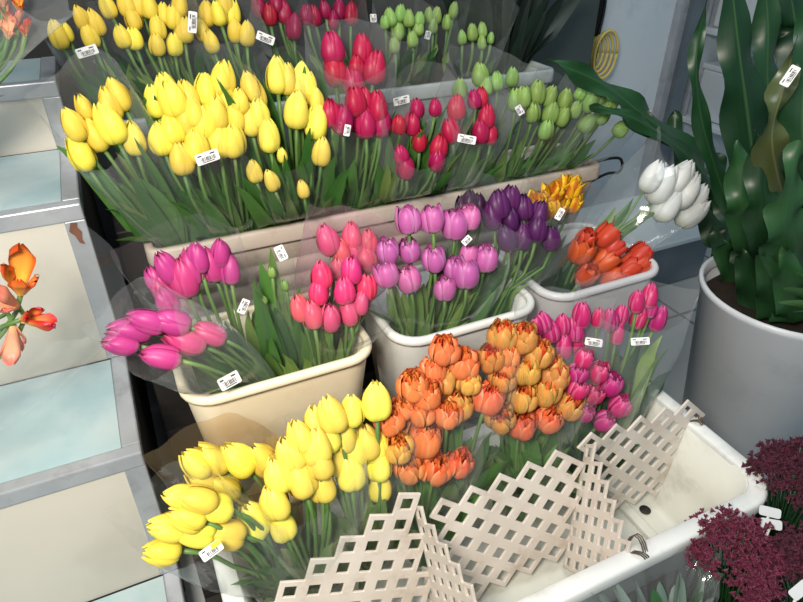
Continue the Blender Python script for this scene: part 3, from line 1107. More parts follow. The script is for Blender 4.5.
fr = random.Random(11)
camr = V((math.cos(YAW), -math.sin(YAW), 0))
FERN = [  # (pixel x, pixel y, Y) along the midrib, half width, wave, material, side
    ([(722, 205, 1.02), (690, 152, 1.08), (640, 112, 1.10), (600, 82, 1.12), (546, 60, 1.13)], .042, .020, 'fern_leaf', (0.1, .5, 1)),
    ([(730, 215, 1.0), (698, 166, 1.06), (655, 130, 1.07), (618, 112, 1.08), (588, 106, 1.09)], .024, .012, 'fern_leaf', (0.1, .6, 1)),
    ([(735, 220, .88), (716, 170, .92), (700, 110, .95), (697, 50, .98), (712, -20, 1.0)], .022, .010, 'fern_leaf', None),
    ([(763, 240, .82), (755, 170, .84), (746, 100, .87), (738, 40, .9), (728, -50, .95)], .058, .013, 'fern_leaf', None),
    ([(782, 240, .84), (776, 165, .9), (768, 90, .94), (768, 20, .98), (760, -60, 1.02)], .045, .016, 'fern_leaf', None),
    ([(788, 250, .74), (783, 200, .72), (772, 140, .72), (783, 90, .74), (800, 30, .78)], .032, .02, 'fern_olive', (1, -.2, .3)),
    ([(802, 250, .72), (806, 180, .70), (803, 110, .72), (812, 0, .78)], .06, .018, 'fern_leaf', None),
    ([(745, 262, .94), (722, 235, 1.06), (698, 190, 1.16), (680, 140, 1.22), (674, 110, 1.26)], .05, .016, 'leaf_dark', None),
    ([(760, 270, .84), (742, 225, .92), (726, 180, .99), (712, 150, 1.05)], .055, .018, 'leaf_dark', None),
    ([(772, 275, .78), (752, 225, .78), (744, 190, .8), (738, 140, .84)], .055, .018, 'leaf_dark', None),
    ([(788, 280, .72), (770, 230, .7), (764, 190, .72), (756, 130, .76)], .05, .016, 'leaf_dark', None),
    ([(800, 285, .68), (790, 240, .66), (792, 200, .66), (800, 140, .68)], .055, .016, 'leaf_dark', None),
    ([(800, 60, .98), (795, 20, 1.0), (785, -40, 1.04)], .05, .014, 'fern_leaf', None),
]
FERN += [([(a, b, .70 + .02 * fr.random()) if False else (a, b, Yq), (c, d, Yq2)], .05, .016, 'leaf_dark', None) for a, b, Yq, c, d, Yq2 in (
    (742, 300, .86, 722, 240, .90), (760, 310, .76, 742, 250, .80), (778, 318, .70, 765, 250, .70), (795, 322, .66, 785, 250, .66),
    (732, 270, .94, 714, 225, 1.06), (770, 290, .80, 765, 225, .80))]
crown = PC + V((0, 0, .40))
for pix, hw, wv, mt_, sd in FERN:
    P = [crown + V((fr.uniform(-.04, .04), fr.uniform(-.04, .04), -.02))] + [at_y(*p) for p in pix]
    side = V(sd) if sd else camr + V((fr.uniform(-.2, .2), fr.uniform(-.3, .3), 0))
    lm = leaf_mb([p - PC for p in smooth_path(P, 34)], hw, 0.28, fr, wave=wv, nu=8, base_w=0.4, tip_pow=0.7, side=side, waves=4)
    add('leaf', lm.mesh('leaf', mt_), root)
for q in range(9):      # the side turned away from the camera
    a = fr.uniform(-1.6, 1.3)
    d = V((math.cos(a), math.sin(a), 0))
    ln = fr.uniform(.35, .6)
    P = [crown - V((0, 0, .02)), crown + d * .10 + V((0, 0, .16)), crown + d * .22 * ln / .5 + V((0, 0, .36)), crown + d * .42 * ln / .5 + V((0, 0, .48))]
    lm = leaf_mb([p - PC for p in smooth_path(P, 30)], .05, .25, fr, wave=.015, nu=8, base_w=.4, tip_pow=.7, side=d.cross(V((0, 0, 1))), waves=4)
    add('leaf', lm.mesh('leaf', 'fern_leaf'), root)
st_ = sticker(root, PC, None, 790, 76, 62, .028, .013, fallback=at_y(790, 76, .70))

# small pale leaved seedling at the pot's right side
SP = V((1.40, .60, .372))
root = thing('small_plant', 'small light green leafy plant at the front of the fern bucket', 'plant', SP)
for q, (px, py) in enumerate(((783, 288), (795, 272), (800, 290), (778, 302), (803, 308), (792, 312), (810, 280))):
    tip = at_y(px, py, .60)
    P = [SP, SP.lerp(tip, .6) + V((0, 0, .02)), tip]
    lm = leaf_mb([p - SP for p in smooth_path(P, 12)], .017, .2, fr, nu=4, base_w=.3, side=camr + V((fr.uniform(-.5, .5), fr.uniform(-.5, .5), .2)))
    add('leaf', lm.mesh('leaf', 'leaf_green'), root)


# ------------------------------------------------------------------ dark statice bunches and a crumpled bouquet by the front rim
def bucket(label, p, r, h):
    root = thing('flower_bucket', label, 'bucket', p, 'black buckets by the front rim')
    mb = MB()
    pr = [(r * .8, 0), (r * .82, .003), (r, h - .004), (r * 1.04, h), (r * .99, h - .002), (r * .8, .01)]
    ids = mb.grid([[V((a * math.cos(k * math.pi / 16), a * math.sin(k * math.pi / 16), z)) for k in range(32)] for a, z in pr], True)
    mb.face(list(reversed(ids[0])))
    mb.face(ids[-1])
    add('body', mb.mesh('body', 'near_black'), root)
    return root


def statice(label, base, top, rx, rz, seed, m):
    rnd = random.Random(seed)
    B, T = V(base), V(top)
    root = thing('statice_bunch', label, 'dried flowers', B, 'dark magenta statice bunches')
    sm, fm = MB(), MB()
    for q in range(64):
        a = rnd.uniform(0, 6.28)
        e = math.sqrt(rnd.random())
        tp = T + V((rx * e * math.cos(a), rx * e * math.sin(a), rz * (1 - e * e) * rnd.uniform(.4, 1.0) - rz * .3 + rnd.uniform(-.012, .012)))
        mid = B.lerp(tp, .55) + V((0, 0, .03))
        pth = [bez2(B + V((rnd.uniform(-.02, .02), rnd.uniform(-.02, .02), 0)), mid, tp, t / 5) - B for t in range(6)]
        sm.tube(pth, 0.0016, 4)
        # a spray of little flowers at the stem's end
        for w in range(20):
            d = V((rnd.gauss(0, 1), rnd.gauss(0, 1), rnd.gauss(0.35, .8))).normalized() * rnd.uniform(.006, .024)
            c = tp - B + d
            s_ = rnd.uniform(.003, .0052)
            ax = d.normalized()
            o1 = ax.orthogonal().normalized()
            o2 = ax.cross(o1)
            tipv = fm.vert(c + ax * s_ * .5)
            bot = fm.vert(c - ax * s_ * 1.5)
            ring_ = [fm.vert(c + (o1 * math.cos(k * 1.2566 * .5) + o2 * math.sin(k * 1.2566 * .5)) * s_ * (1.25 if k % 2 else .6) + ax * s_ * (.7 if k % 2 else .1)) for k in range(10)]
            for k in range(10):
                fm.face((ring_[k], ring_[(k + 1) % 10], tipv))
                fm.face((ring_[(k + 1) % 10], ring_[k], bot))
    add('stem_bundle', sm.mesh('stem_bundle', 'leaf_dark'), root)['kind'] = 'stuff'
    add('flower_spray', fm.mesh('flower_spray', m, False), root)['kind'] = 'stuff'
    return root


c1 = at_z(733, 548, .29)
c2 = at_z(795, 470, .33)
c3 = at_z(815, 560, .30)
b1, b2, b3 = V((c1.x + .03, c1.y - .03, .012)), V((c2.x + .04, c2.y - .02, .012)), V((c3.x + .05, c3.y - .04, .012))
for lab, b in (('black bucket under the nearer statice bunch by the front rim', b1), ('black bucket beside the trough right end', b2), ('black bucket at the lower right corner', b3)):
    bucket(lab, V((b.x, b.y, 0)), .062, .17)
statice('dark magenta statice bunch in front of the trough right corner', b1, c1, .072, .075, 3, 'statice')
statice('dusky statice bunch beside the trough right end, under the fern bucket', b2, c2, .06, .06, 4, 'statice_dark')
statice('dusky statice bunch in the lower right corner', b3, c3, .06, .06, 5, 'statice_dark')
for i, (px, py, an, zz, lab) in enumerate(((770, 512, -18, .33, 'white plastic tag standing behind the statice, upper of two'), (771, 524, -14, .32, 'white plastic tag standing behind the statice, lower of two'), (800, 590, 70, .33, 'white plastic tag in the lower right corner'))):
    p = at_z(px, py, zz)
    bb = V((p.x + .02, p.y - .01, 0.0))
    r_ = thing('plant_tag', lab, 'plant tag', bb, 'white plant tags')
    mb = MB()
    m_ = axis_matrix((CAM - p), 0)
    X = (camr * math.cos(rad(an)) + V((0, 0, 1)) * math.sin(rad(an))).normalized()
    Z = (CAM - p).normalized()
    X = (X - Z * X.dot(Z)).normalized()
    Y_ = Z.cross(X)
    a_ = rrect(-.016, .016, -.008, .008, .004, -.0006, 3)
    c_ = rrect(-.016, .016, -.008, .008, .004, .0006, 3)
    ids = mb.grid([[(X * v.x + Y_ * v.y + Z * v.z) + p - bb for v in rr] for rr in (a_, c_)], True)
    mb.face(ids[1])
    mb.face(list(reversed(ids[0])))
    add('plate', mb.mesh('plate', 'tag_grey', False), r_)
    mb = MB()
    mb.tube([V((0, 0, 0)), (p - bb) * .6 + V((0, 0, .0)), p - bb - Z * .002], .0022, 6)
    add('stake', mb.mesh('stake', 'paper_white'), r_)

# a bouquet of silvery leaves in crumpled cellophane, bottom edge
bucket('black bucket added to darken the space under the cellophane wrapped foliage below the front rim', V((.61, .275, 0)), .085, .19)  # bucket added to darken the area between trough and statice
B = V((.61, .275, .012))
rnd = random.Random(21)
root = thing('wrapped_foliage', 'silvery green foliage in crumpled cellophane below the front rim', 'bouquet', B)
for q in range(26):
    tip = at_z(rnd.uniform(585, 705), rnd.uniform(572, 625), rnd.uniform(.21, .27))
    P = [B + V((rnd.uniform(-.02, .02), rnd.uniform(-.02, .02), .0)), B.lerp(tip, .6) + V((0, 0, .03)), tip]
    lm = leaf_mb([p - B for p in smooth_path(P, 12)], rnd.uniform(.012, .02), .2, rnd, nu=4, base_w=.2, side=V((rnd.uniform(-1, 1), rnd.uniform(-1, 1), .1)))
    add('leaf', lm.mesh('leaf', rnd.choice(['silver_leaf', 'leaf_dark', 'silver_leaf'])), root)
mb = MB()
rows = []
T_ = at_z(650, 600, .27)
for i in range(20):
    t = i / 19
    c = bez2(B, B.lerp(T_, .5) + V((0, 0, .04)), T_ + V((0, 0, .015)), t)
    row = []
    for k in range(64):
        a = k * 2 * math.pi / 64
        rr = (.025 + .10 * t ** 1.6) * (1 + .16 * noise.noise((math.cos(a) * 3, math.sin(a) * 3, t * 4)) + .08 * noise.noise((math.cos(a) * 9, math.sin(a) * 9, t * 8)))
        row.append(c - B + V((rr * 1.15 * math.cos(a), rr * .42 * math.sin(a), .035 * t * noise.noise((math.cos(a) * 4, math.sin(a) * 4, 7)))))
    rows.append(row)
mb.grid(rows, True)
add('cellophane_sleeve', mb.mesh('cellophane_sleeve', 'film_crumpled'), root)

# dark leafy bunch behind the rear trough
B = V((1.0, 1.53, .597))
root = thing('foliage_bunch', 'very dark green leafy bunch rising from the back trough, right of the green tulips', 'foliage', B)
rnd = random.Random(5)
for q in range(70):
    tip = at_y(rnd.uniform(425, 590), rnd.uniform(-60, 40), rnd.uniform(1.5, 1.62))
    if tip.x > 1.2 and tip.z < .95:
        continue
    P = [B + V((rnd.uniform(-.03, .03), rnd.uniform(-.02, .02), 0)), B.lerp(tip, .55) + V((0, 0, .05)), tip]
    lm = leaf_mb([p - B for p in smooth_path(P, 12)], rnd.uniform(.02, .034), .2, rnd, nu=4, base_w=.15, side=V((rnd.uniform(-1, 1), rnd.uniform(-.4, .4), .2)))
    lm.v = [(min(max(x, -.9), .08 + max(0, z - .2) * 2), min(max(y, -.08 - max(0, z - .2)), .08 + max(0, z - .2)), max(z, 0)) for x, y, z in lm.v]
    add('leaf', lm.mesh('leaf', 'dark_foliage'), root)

# ------------------------------------------------------------------ the bouquets
Y4, Y3, YM = (1.46, .93, .45), (1.15, .78, .45), None
G4, G3, G2, G1 = 'tulip bouquets in the back trough', 'tulip bouquets in the beige trough', 'tulip bouquets in the middle tubs', 'tulip bouquets in the front trough'
UPR = (0, .1, 1)
_bouquet = bouquet


def bouquet(label, group, kind, colour, base, heads, plane, px, *a, **k):
    c = {G4: C_BACK, G3: C_BEIGE, G1: C_FRONT, G2: C_CREAM if base[0] < .38 else C_WHITE if base[0] < .72 else C_GREY}.get(group)
    return _bouquet(label, group, kind, colour, base, heads, plane, px * (1.08 if kind in ('bud', 'fat') else 1.0), *a, **{'cont': c, **k})

# --- back trough
bouquet('dim yellow tulip bouquet at the left end of the back trough', G4, 'bud', 'yellow', (0.06, 1.53, .60),
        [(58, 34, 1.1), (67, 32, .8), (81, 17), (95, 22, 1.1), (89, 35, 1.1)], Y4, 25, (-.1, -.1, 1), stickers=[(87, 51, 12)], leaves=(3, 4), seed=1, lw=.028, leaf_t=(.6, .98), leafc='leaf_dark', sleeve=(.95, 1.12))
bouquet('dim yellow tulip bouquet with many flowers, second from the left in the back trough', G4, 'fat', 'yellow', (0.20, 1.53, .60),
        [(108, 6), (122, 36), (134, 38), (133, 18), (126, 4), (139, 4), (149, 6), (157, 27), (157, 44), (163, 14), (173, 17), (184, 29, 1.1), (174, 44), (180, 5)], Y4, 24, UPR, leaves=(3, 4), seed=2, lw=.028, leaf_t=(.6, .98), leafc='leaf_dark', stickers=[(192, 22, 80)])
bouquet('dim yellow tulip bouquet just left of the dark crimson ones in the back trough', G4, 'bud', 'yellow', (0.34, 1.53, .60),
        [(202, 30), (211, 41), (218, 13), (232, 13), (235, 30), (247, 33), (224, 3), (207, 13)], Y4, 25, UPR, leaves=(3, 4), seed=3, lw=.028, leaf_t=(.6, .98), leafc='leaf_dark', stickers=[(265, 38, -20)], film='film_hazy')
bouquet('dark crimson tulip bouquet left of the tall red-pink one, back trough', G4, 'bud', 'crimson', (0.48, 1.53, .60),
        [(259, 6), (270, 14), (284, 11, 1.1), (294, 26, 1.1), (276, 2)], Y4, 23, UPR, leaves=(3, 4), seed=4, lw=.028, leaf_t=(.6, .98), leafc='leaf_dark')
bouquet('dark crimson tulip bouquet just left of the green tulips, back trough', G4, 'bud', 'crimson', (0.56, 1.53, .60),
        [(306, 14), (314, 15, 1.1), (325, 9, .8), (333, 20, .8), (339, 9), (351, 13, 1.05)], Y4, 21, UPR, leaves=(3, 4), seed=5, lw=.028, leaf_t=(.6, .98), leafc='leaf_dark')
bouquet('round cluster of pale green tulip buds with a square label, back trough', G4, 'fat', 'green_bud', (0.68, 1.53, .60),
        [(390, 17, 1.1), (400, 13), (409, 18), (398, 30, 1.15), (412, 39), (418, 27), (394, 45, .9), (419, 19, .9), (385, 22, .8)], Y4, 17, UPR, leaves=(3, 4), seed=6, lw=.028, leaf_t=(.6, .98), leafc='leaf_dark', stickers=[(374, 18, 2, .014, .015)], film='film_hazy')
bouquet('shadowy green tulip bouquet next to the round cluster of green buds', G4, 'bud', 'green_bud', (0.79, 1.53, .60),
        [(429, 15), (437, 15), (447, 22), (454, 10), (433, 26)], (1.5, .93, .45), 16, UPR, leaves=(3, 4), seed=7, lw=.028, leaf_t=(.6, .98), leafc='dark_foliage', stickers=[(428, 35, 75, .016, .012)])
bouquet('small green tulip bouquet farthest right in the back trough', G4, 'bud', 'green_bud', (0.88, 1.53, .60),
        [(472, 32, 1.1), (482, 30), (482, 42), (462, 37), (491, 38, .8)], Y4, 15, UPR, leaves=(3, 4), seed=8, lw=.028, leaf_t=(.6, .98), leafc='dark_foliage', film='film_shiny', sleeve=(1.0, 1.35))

# --- beige trough
bouquet('loose yellow tulip bouquet with big leaves, at the left end of the beige trough', G3, 'bud', 'yellow', (0.085, 1.26, .43),
        [(80, 152, 1.1), (73, 124), (84, 107, .8), (94, 134, 1.05), (109, 123, 1.2), (109, 104), (118, 94), (134, 138, 1.0)], (1.13, .78, .45), 34, (-.2, .1, 1), leaves=(3, 4), seed=111, sleeve=(.95, 1.16), lw=0.029, bend=.75, leaf_t=(.55, 1.06), film='film_hazy')
bouquet('dense bright yellow tulip bouquet with a barcode label on its front, beige trough', G3, 'fat', 'yellow', (0.20, 1.26, .43),
        [(161, 138, 1.1), (155, 101), (166, 91), (172, 98, 1.1), (188, 96), (206, 89), (222, 79, 1.1), (224, 98, 1.1), (184, 117, 1.1), (203, 122, 1.1), (216, 112), (172, 128), (196, 146, 1.0), (181, 158, .95), (219, 139, 1.05), (233, 140, 1.05), (234, 116, .9), (193, 112), (240, 101, .7)],
        (1.12, .78, .45), 34, (0, .12, 1), stickers=[(207, 157, 14, .034, .016)], leaves=(2, 3), seed=12, lw=0.026, leaf_t=(.45, .85))
bouquet('uneven yellow tulip bouquet with small low buds, just left of the red-pink tulips', G3, 'bud', 'lemon', (0.335, 1.26, .43),
        [(250, 86), (256, 95), (277, 75, 1.1), (287, 79), (301, 76, .9), (250, 119), (259, 113), (268, 135, 1.1), (297, 109, 1.2), (300, 90, 1.0), (308, 84, .9), (316, 100, .8), (317, 121, 1.2), (322, 151, .9), (282, 155, .5), (254, 171, .75), (271, 180, .75), (303, 189, .6)],
        (1.12, .76, .42), 32, (.02, .15, 1), leaves=(3, 4), seed=13, lw=0.024, leaf_t=(.6, 1.14), film='film')
bouquet('tall red-pink tulip bouquet standing above the others, centre of the beige trough', G3, 'fat', 'red_pink', (0.46, 1.30, .43),
        [(332, 47, 1.15), (334, 69, 1.15), (362, 49), (353, 81, 1.1), (374, 67, 1.1), (356, 66, .8)], (1.22, .82, .4), 29, UPR, leaves=(3, 4), seed=14, leaf_t=(.6, 1.14), film='film_hazy')
bouquet('red-pink tulip bouquet below the tall red-pink one, right of the yellow ones', G3, 'fat', 'red_pink', (0.44, 1.24, .43),
        [(355, 101, 1.05), (331, 113, .9), (343, 119), (365, 122), (377, 106, 1.05), (381, 121, 1.1), (364, 98, .7)], (1.14, .80, .42), 31, UPR, leaves=(3, 4), seed=15, lw=0.027, stickers=[(347, 130, 80, .018, .010)], film='film')
bouquet('crimson tulip bouquet with leaves between its flowers, beige trough', G3, 'fat', 'red_pink', (0.555, 1.25, .43),
        [(417, 108, .85), (412, 123), (399, 124, .9), (419, 140, .95), (439, 146), (437, 160, .95), (405, 166, 1.05), (401, 154, .85), (435, 107, .7)], (1.12, .74, .42), 25, (0, -.05, 1), leaves=(3, 4), seed=16, leaf_t=(.8, 1.08), lw=0.017, stickers=[(401, 100, 8, .03, .014)], film='film_hazy', sleeve=(1.0, 1.3))
bouquet('crimson tulip bouquet with a barcode label, touching the green tulips', G3, 'fat', 'red_pink', (0.665, 1.25, .43),
        [(456, 107, 1.1), (450, 130), (481, 97, .8), (486, 116, .95), (480, 131, 1.1), (491, 134, .8), (474, 99, .8)], (1.13, .76, .42), 25, UPR, leaves=(3, 4), seed=17, leaf_t=(.7, 1.05), lw=0.018, stickers=[(467, 139, -8, .032, .014)], film='film_hazy')
bouquet('green tulip bouquet behind the labelled crimson one', G3, 'fat', 'green_bud', (0.76, 1.30, .43),
        [(460, 89, .95), (480, 74, 1.05), (486, 86, 1.0), (512, 77, .95), (497, 81, .9)], (1.24, .84, .4), 22, UPR, leaves=(3, 4), seed=18, leaf_t=(.6, .95), film='film_hazy')
bouquet('green tulip bouquet with a diamond-turned label, right part of the beige trough', G3, 'fat', 'green_bud', (0.85, 1.25, .43),
        [(524, 96, 1.05), (537, 92, 1.1), (515, 99), (551, 112, 1.1), (533, 112), (546, 129, .95), (563, 116, .95), (550, 96), (565, 99), (575, 109, .8)], (1.15, .77, .42), 22, (.12, -.15, 1), leaves=(3, 4), seed=19, leaf_t=(.5, .85), stickers=[(520, 110, -55, .018, .012)])
bouquet('green tulip bouquet leaning out at the right end of the beige trough', G3, 'fat', 'green_bud', (0.97, 1.25, .43),
        [(591, 99, 1.15), (588, 123, 1.05), (603, 114, 1.05), (612, 102, .95), (600, 95, .9), (622, 128, .95), (581, 92, .8)], (1.15, .75, .42), 22, (.45, -.15, .9), leaves=(3, 4), seed=20, leaf_t=(.5, .9), film='film_shiny')

# --- middle tubs
bouquet('upright magenta tulip bouquet at the back of the cream tub', G2, 'bud', 'magenta', (0.13, 1.02, .225),
        [(210, 264, 1.15), (198, 257, .9), (221, 252, .9), (230, 268, .95), (183, 277, 1.2), (166, 267), (191, 266, 1.1), (154, 278, .8), (161, 288, .95), (166, 300, 1.0)], (1.0, .68, .3), 36, (-.15, .1, 1), leaves=(2, 3), seed=31, stickers=[(243, 306, 65, .022, .012)], bend=.6, lw=0.027)
bouquet('magenta tulip bouquet leaning far out to the left over the cream tub', G2, 'bud', 'magenta', (0.19, .955, .225),
        [(129, 331, 1.2), (120, 344, 1.0), (146, 321, 1.05), (170, 321, 1.15), (184, 340, 1.15), (160, 357, 1.15), (209, 333, .95)], (.855, .58, .25), 38, (-.85, .0, .5), leaves=(3, 3), seed=32, stickers=[(229, 380, 22, .030, .019)], bend=.5, lw=0.023, jit=.15, leaf_t=(.5, .9), film='film_hazy', sleeve=(1.0, 1.12))
bouquet('pale pink tulip bouquet behind a film, at the back right of the cream tub', G2, 'fat', 'salmon_pink', (0.275, 1.02, .225),
        [(327, 239, 1.15), (341, 250, 1.0), (352, 235, .95), (368, 241, 1.0), (366, 258, 1.1), (355, 248, .9), (338, 268, .9)], (1.02, .70, .35), 29, (0, .15, 1), leaves=(3, 4), seed=33, film='film_pink', stickers=[(281, 253, -65, .022, .014)])
bouquet('hot pink tulip bouquet at the front right of the cream tub', G2, 'fat', 'hot_pink', (0.275, .935, .225),
        [(321, 275, 1.05), (319, 291, 1.05), (352, 269, 1.05), (344, 290, 1.1), (366, 287, 1.0), (299, 308, .95), (312, 314, 1.05), (331, 317, 1.1), (349, 311, 1.1), (361, 302, .9)], (.905, .60, .38), 29, (.02, .1, 1), leaves=(3, 4), seed=34, leafc='leaf_pale', lw=0.020, leaf_t=(.5, .86), colours=['hot_pink', 'hot_pink', 'hot_pink', 'hot_pink', 'hot_pink', 'salmon_pink', 'salmon_pink', 'salmon_pink', 'salmon_pink', 'salmon_pink'])
bouquet('leafy green bunch without open flowers in the cream tub, left of the hot pink tulips', G2, 'bud', 'green_bud', (0.205, .985, .225),
        [(263, 300, .6), (285, 285, .6), (272, 272, .6)], (.98, .62, .3), 22, (-.05, -.1, 1), leaves=(5, 6), seed=35, lw=0.029, leaf_t=(.7, 1.25), film='film')
bouquet('orchid pink tulip bouquet in the white tub', G2, 'cup', 'orchid', (0.475, .955, .225),
        [(408, 220, 1.1), (432, 219, 1.15), (455, 224, 1.15), (469, 217, 1.0), (388, 251, .95), (409, 250, 1.0), (434, 259, 1.0), (386, 274, 1.1), (408, 279, 1.15), (445, 288, 1.0), (455, 268, .95), (466, 273, 1.15), (485, 258, 1.15), (469, 255, .85)], (.90, .60, .42), 28, (0, .12, 1), leaves=(3, 4), seed=36, leafc='leaf_pale', leaf_t=(.5, .86), stickers=[(467, 240, 45, .016, .010)], film='film')
bouquet('very dark plum tulip bouquet half hidden behind the orchid pink one', G2, 'fat', 'dark_plum', (0.52, 1.03, .225),
        [(469, 202, 1.0), (479, 204, .9), (462, 206, .8)], (1.04, .75, .3), 25, UPR, leaves=(2, 3), seed=37, leafc='leaf_dark')
bouquet('purple plum tulip bouquet at the right of the white tub', G2, 'fat', 'plum', (0.595, .965, .225),
        [(498, 204, 1.1), (510, 198), (506, 237, 1.05), (522, 235, 1.05), (537, 228, 1.05), (539, 213, 1.05), (551, 238, .95), (511, 219, 1.0), (492, 216), (524, 207, .9)], (.95, .64, .42), 28, (0, .15, 1), leaves=(3, 4), seed=38, leaf_t=(.5, .86), stickers=[(560, 214, 60, .02, .010)])
bouquet('yellow tulips flamed with red, behind the plum tulips', G2, 'parrot', 'yellow_red', (0.80, 1.055, .225),
        [(537, 203, 1.0), (552, 194, 1.1), (570, 188, 1.1), (557, 207, 1.0), (573, 203, .95), (545, 210, .9)], (1.055, .70, .25), 24, (-.05, -.2, 1), leaves=(3, 4), seed=39, leafc='leaf_dark', bend=.4)
bouquet('red-orange tulip bouquet in the pale grey tub', G2, 'rose', 'red_orange', (0.85, .96, .225),
        [(606, 236, 1.05, (.75, -.1, .6)), (581, 251, 1.1), (613, 248, 1.0, (.7, -.2, .6)), (604, 260, 1.05, (.6, -.3, .7)), (586, 275, 1.0), (611, 277, .95, (.6, -.3, .6)), (626, 269, 1.05, (.75, -.2, .5)), (638, 256, 1.05, (.75, -.15, .6)), (585, 239, .85), (638, 266, .9, (.75, -.2, .5))], (.955, .60, .4), 27, (.35, -.4, .8), leaves=(3, 4), seed=40, leafc='leaf_dark', leaf_t=(.5, .86))
bouquet('white tulip bouquet leaning to the right in the pale grey tub', G2, 'bud', 'white', (0.94, 1.03, .225),
        [(652, 176, .95), (663, 184, 1.15), (681, 177, 1.0), (687, 190, 1.1), (668, 203, 1.1), (693, 212, 1.05, (.75, -.2, .6)), (697, 197, .9)], (1.02, .66, .3), 36, (.5, .0, .85), leaves=(3, 3), seed=41, leafc='leaf_green', leaf_t=(.7, 1.0), lw=0.022, bend=.5, film='film_hazy')

# --- front trough
bouquet('dark pink tulip bouquet behind the orange tulips, under the rim of the white tub', G1, 'bud', 'cherry', (0.66, .70, .10),
        [(543, 321), (550, 330, 1.2), (562, 324), (575, 328, 1.1), (582, 314, 1.15), (564, 346, 1.1), (577, 344, .9), (536, 326, .8)], (.755, .55, .2), 26, (-.1, .1, 1), leaves=(2, 3), seed=51, film='film_hazy')
bouquet('upright dark pink tulip bouquet with two labels on its sleeve, under the pale grey tub', G1, 'bud', 'cherry', (0.80, .70, .10),
        [(598, 317, .9), (610, 319, 1.0), (621, 314, 1.0), (617, 332, 1.05), (637, 301, 1.1), (650, 295, 1.1), (639, 317, 1.1), (658, 318, 1.1), (651, 309, .8)], (.74, .50, .2), 25, (.15, .1, 1), leaves=(2, 2), seed=52, leafc='leaf_dark', leaf_t=(.55, .92), stickers=[(594, 342, -5, .028, .013), (640, 341, 6, .028, .012)], film='film_hazy')
bouquet('short cherry pink tulip bouquet facing forward, right of the orange tulips', G1, 'cup', 'cherry', (0.72, .655, .10),
        [(584, 358, .95), (578, 373, 1.05), (578, 389, 1.0), (599, 372, 1.05), (611, 384, 1.2), (594, 394, 1.0), (586, 413, .9), (620, 406, 1.05), (605, 421, 1.0)], (.665, .42, .35), 25, (.05, -.25, 1), leaves=(2, 3), seed=53, leafc='leaf_dark', leaf_t=(.5, .85))
bouquet('orange double tulip bouquet in the middle, below the orchid pink tulips', G1, 'double', 'orange', (0.42, .70, .10),
        [(445, 349, 1.05), (464, 363, 1.1), (433, 370, .9), (448, 378, 1.0), (412, 385, 1.1), (427, 393, 1.1), (469, 382, .85), (457, 403, 1.1), (448, 413, 1.05), (488, 397, 1.15)], (.70, .50, .35), 30, (0, -.05, 1), leaves=(2, 3), seed=54, leaf_t=(.5, .85), film='film', colours=['orange', 'orange', 'orange', 'orange_green', 'orange', 'orange', 'orange_green', 'orange_green', 'orange', 'orange'])
bouquet('orange double tulip bouquet lowest of the orange ones, beside the yellow tulips', G1, 'double', 'orange', (0.35, .665, .10),
        [(389, 419, 1.05), (424, 437, 1.3), (398, 447, 1.0), (409, 467, 1.1), (436, 467, 1.1), (459, 463, 1.0), (421, 412, .9), (403, 408, .8)], (.68, .42, .35), 31, (0, -.08, 1), leaves=(2, 3), seed=55, leaf_t=(.5, .85), colours=['orange', 'orange', 'orange_green', 'orange', 'orange', 'orange', 'orange', 'orange'], sleeve=(.9, 1.05))
bouquet('orange double tulip bouquet with greenish petals, right of the other orange ones', G1, 'double', 'orange_green', (0.57, .68, .10),
        [(503, 335, 1.05), (523, 337, 1.05), (491, 358, 1.0), (508, 354, .9), (539, 352, 1.15), (525, 368, 1.15), (502, 379, 1.05), (507, 366, .9), (546, 391, 1.15), (522, 397, 1.05), (555, 375, 1.05), (500, 418, 1.05), (522, 424, 1.15), (548, 418, 1.1), (569, 405, 1.05), (552, 364, .9)], (.68, .44, .35), 29, (0, -.08, 1), leaves=(1, 2), seed=56, leaf_t=(.5, .8), colours=['orange_green', 'orange_green', 'orange_green', 'orange', 'orange_green', 'orange_green', 'orange_green', 'orange', 'orange_green', 'orange_green', 'orange_green', 'orange_green', 'orange', 'orange', 'orange_green', 'orange_green'], sleeve=(.92, 1.05))
bouquet('bright yellow tulip bouquet leaning left with a yellow-flagged label, lower left', G1, 'fat', 'yellow', (0.085, .665, .10),
        [(161, 551, 1.0), (167, 528, 1.1), (178, 496, 1.0), (196, 500, 1.15), (186, 517, 1.15), (195, 532, 1.15), (212, 508, 1.1), (224, 534, 1.1)], (.64, .48, .25), 37, (-.85, .1, .55), leaves=(3, 3), seed=57, stickers=[(211, 551, 38, .026, .013, 1)], bend=.55, lw=0.024, leaf_t=(.35, .72), film='film', sleeve=(1.02, 1.12))
bouquet('deep yellow tulip bouquet seen through brownish film, under the cream tub', G1, 'fat', 'yellow', (0.09, .725, .10),
        [(195, 463, 1.1), (211, 459, 1.1), (238, 458, 1.2), (203, 480, 1.0), (222, 487, 1.0), (263, 459, 1.1)], (.75, .52, .2), 37, (-.5, .25, .85), leaves=(3, 3), seed=58, leaf_t=(.3, .65), film='film_brown', bend=.6)
bouquet('bright yellow tulip bouquet in the middle of the lower left, right of the leaning one', G1, 'fat', 'lemon', (0.14, .665, .10),
        [(290, 453, 1.1), (278, 474, 1.1), (300, 476, 1.15), (321, 484, 1.1), (274, 501, 1.1), (253, 520, 1.1), (282, 524, 1.05), (300, 436, 1.05), (319, 461, 1.0), (316, 446, 1.1)], (.67, .47, .35), 37, (-.12, .38, 1), leaves=(3, 3), seed=59, leafc='leaf_pale', lw=0.024, leaf_t=(.35, .72))
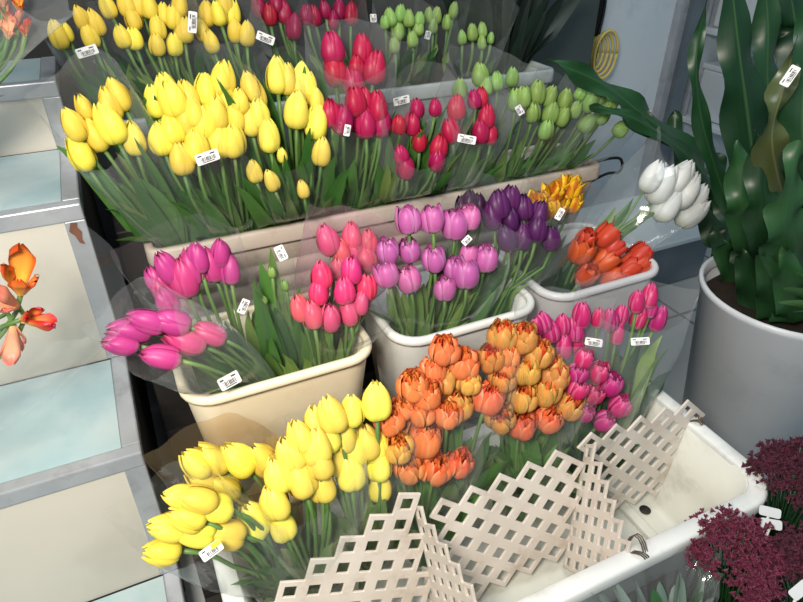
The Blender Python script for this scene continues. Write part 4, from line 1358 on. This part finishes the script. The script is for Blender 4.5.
bouquet('bright yellow tulip bouquet touching the orange tulips', G1, 'fat', 'lemon', (0.24, .68, .10),
        [(316, 422, 1.0), (331, 414, 1.05), (352, 410, 1.0), (376, 400, 1.15), (345, 434, 1.0), (326, 434, 1.1), (337, 457, 1.0), (356, 446, 1.1), (367, 441, 1.1), (351, 472, 1.0), (379, 464, 1.0), (380, 486, .85), (376, 446, 1.0)], (.69, .47, .3), 37, (0, .4, 1), leaves=(3, 3), seed=60, leafc='leaf_pale', lw=0.022, leaf_t=(.35, .72))

# --- bouquets standing on the steps
bouquet('red and cream ruffled flowers in a clear sleeve against the white steps', 'ruffled flower bouquets on the steps', 'canna', 'canna', (-.46, .93, .425),
        [(20, 275, 1.25, (.25, -.3, .9)), (38, 318, .9, (.7, -.5, .2)), (14, 345, .9, (-.1, -.5, -.5)), (2, 300, 1.0, (-.3, -.4, .6))], (.88, .70, .2), 48, (.3, -.3, .8), leaves=(0, 1), seed=71, sleeve=(1.05, 1.3), flare=1.2, name='flower_bouquet', part='ruffled_flower', colours=['canna', 'canna', 'canna_pale', 'canna_pale'], film='film', pad=.03, lw=0.010, bend=.1, cont=(-2, 2, .4, 1.125, 5, 0, .427))
bouquet('red and yellow ruffled flowers in a clear sleeve in the upper left corner', 'ruffled flower bouquets on the steps', 'canna', 'canna', (-.33, 1.24, .755),
        [(6, 10), (16, 18), (24, 26), (8, 28), (18, 2), (2, -4)], (1.2, 1.0, .2), 24, (.2, -.3, .8), leaves=(1, 2), seed=72, sleeve=(1.05, 1.2), name='flower_bouquet', part='ruffled_flower', colours=['canna', 'canna_pale'], film='film_hazy', lw=0.012, cont=(-2, 2, .9, 1.44, 5, 0, .757))

# ------------------------------------------------------------------ light
W = bpy.data.worlds.new('world')
SC.world = W
W.use_nodes = True
bg = W.node_tree.nodes['Background']
bg.inputs[0].default_value = (0.62, 0.8, 0.92, 1)
bg.inputs[1].default_value = 0.40


def area(name, loc, target, size, power, col, shape='DISK'):
    d = bpy.data.lights.new(name, 'AREA')
    d.shape = shape
    d.size = size
    d.energy = power
    d.color = col
    o = bpy.data.objects.new(name, d)
    COL.objects.link(o)
    o.location = loc
    o.rotation_euler = (V(target) - V(loc)).to_track_quat('-Z', 'Y').to_euler()
    return o


area('stall_lamp', (-0.32, -0.05, 1.55), (0.1, 0.75, 0.4), 0.35, 34, (1.0, 0.91, 0.78))
area('ceiling_lamp', (0.5, 0.6, 2.5), (0.5, 0.9, 0.5), 0.9, 17, (0.93, 0.97, 1.0))

vs = SC.view_settings
vs.view_transform = 'Standard'
vs.look = 'None'
vs.gamma = 1
vs.exposure = 0.0
SC.cycles.use_denoising = True
SC.cycles.max_bounces = 8
SC.cycles.transparent_max_bounces = 40
SC.cycles.transmission_bounces = 6
SC.cycles.sample_clamp_indirect = 4
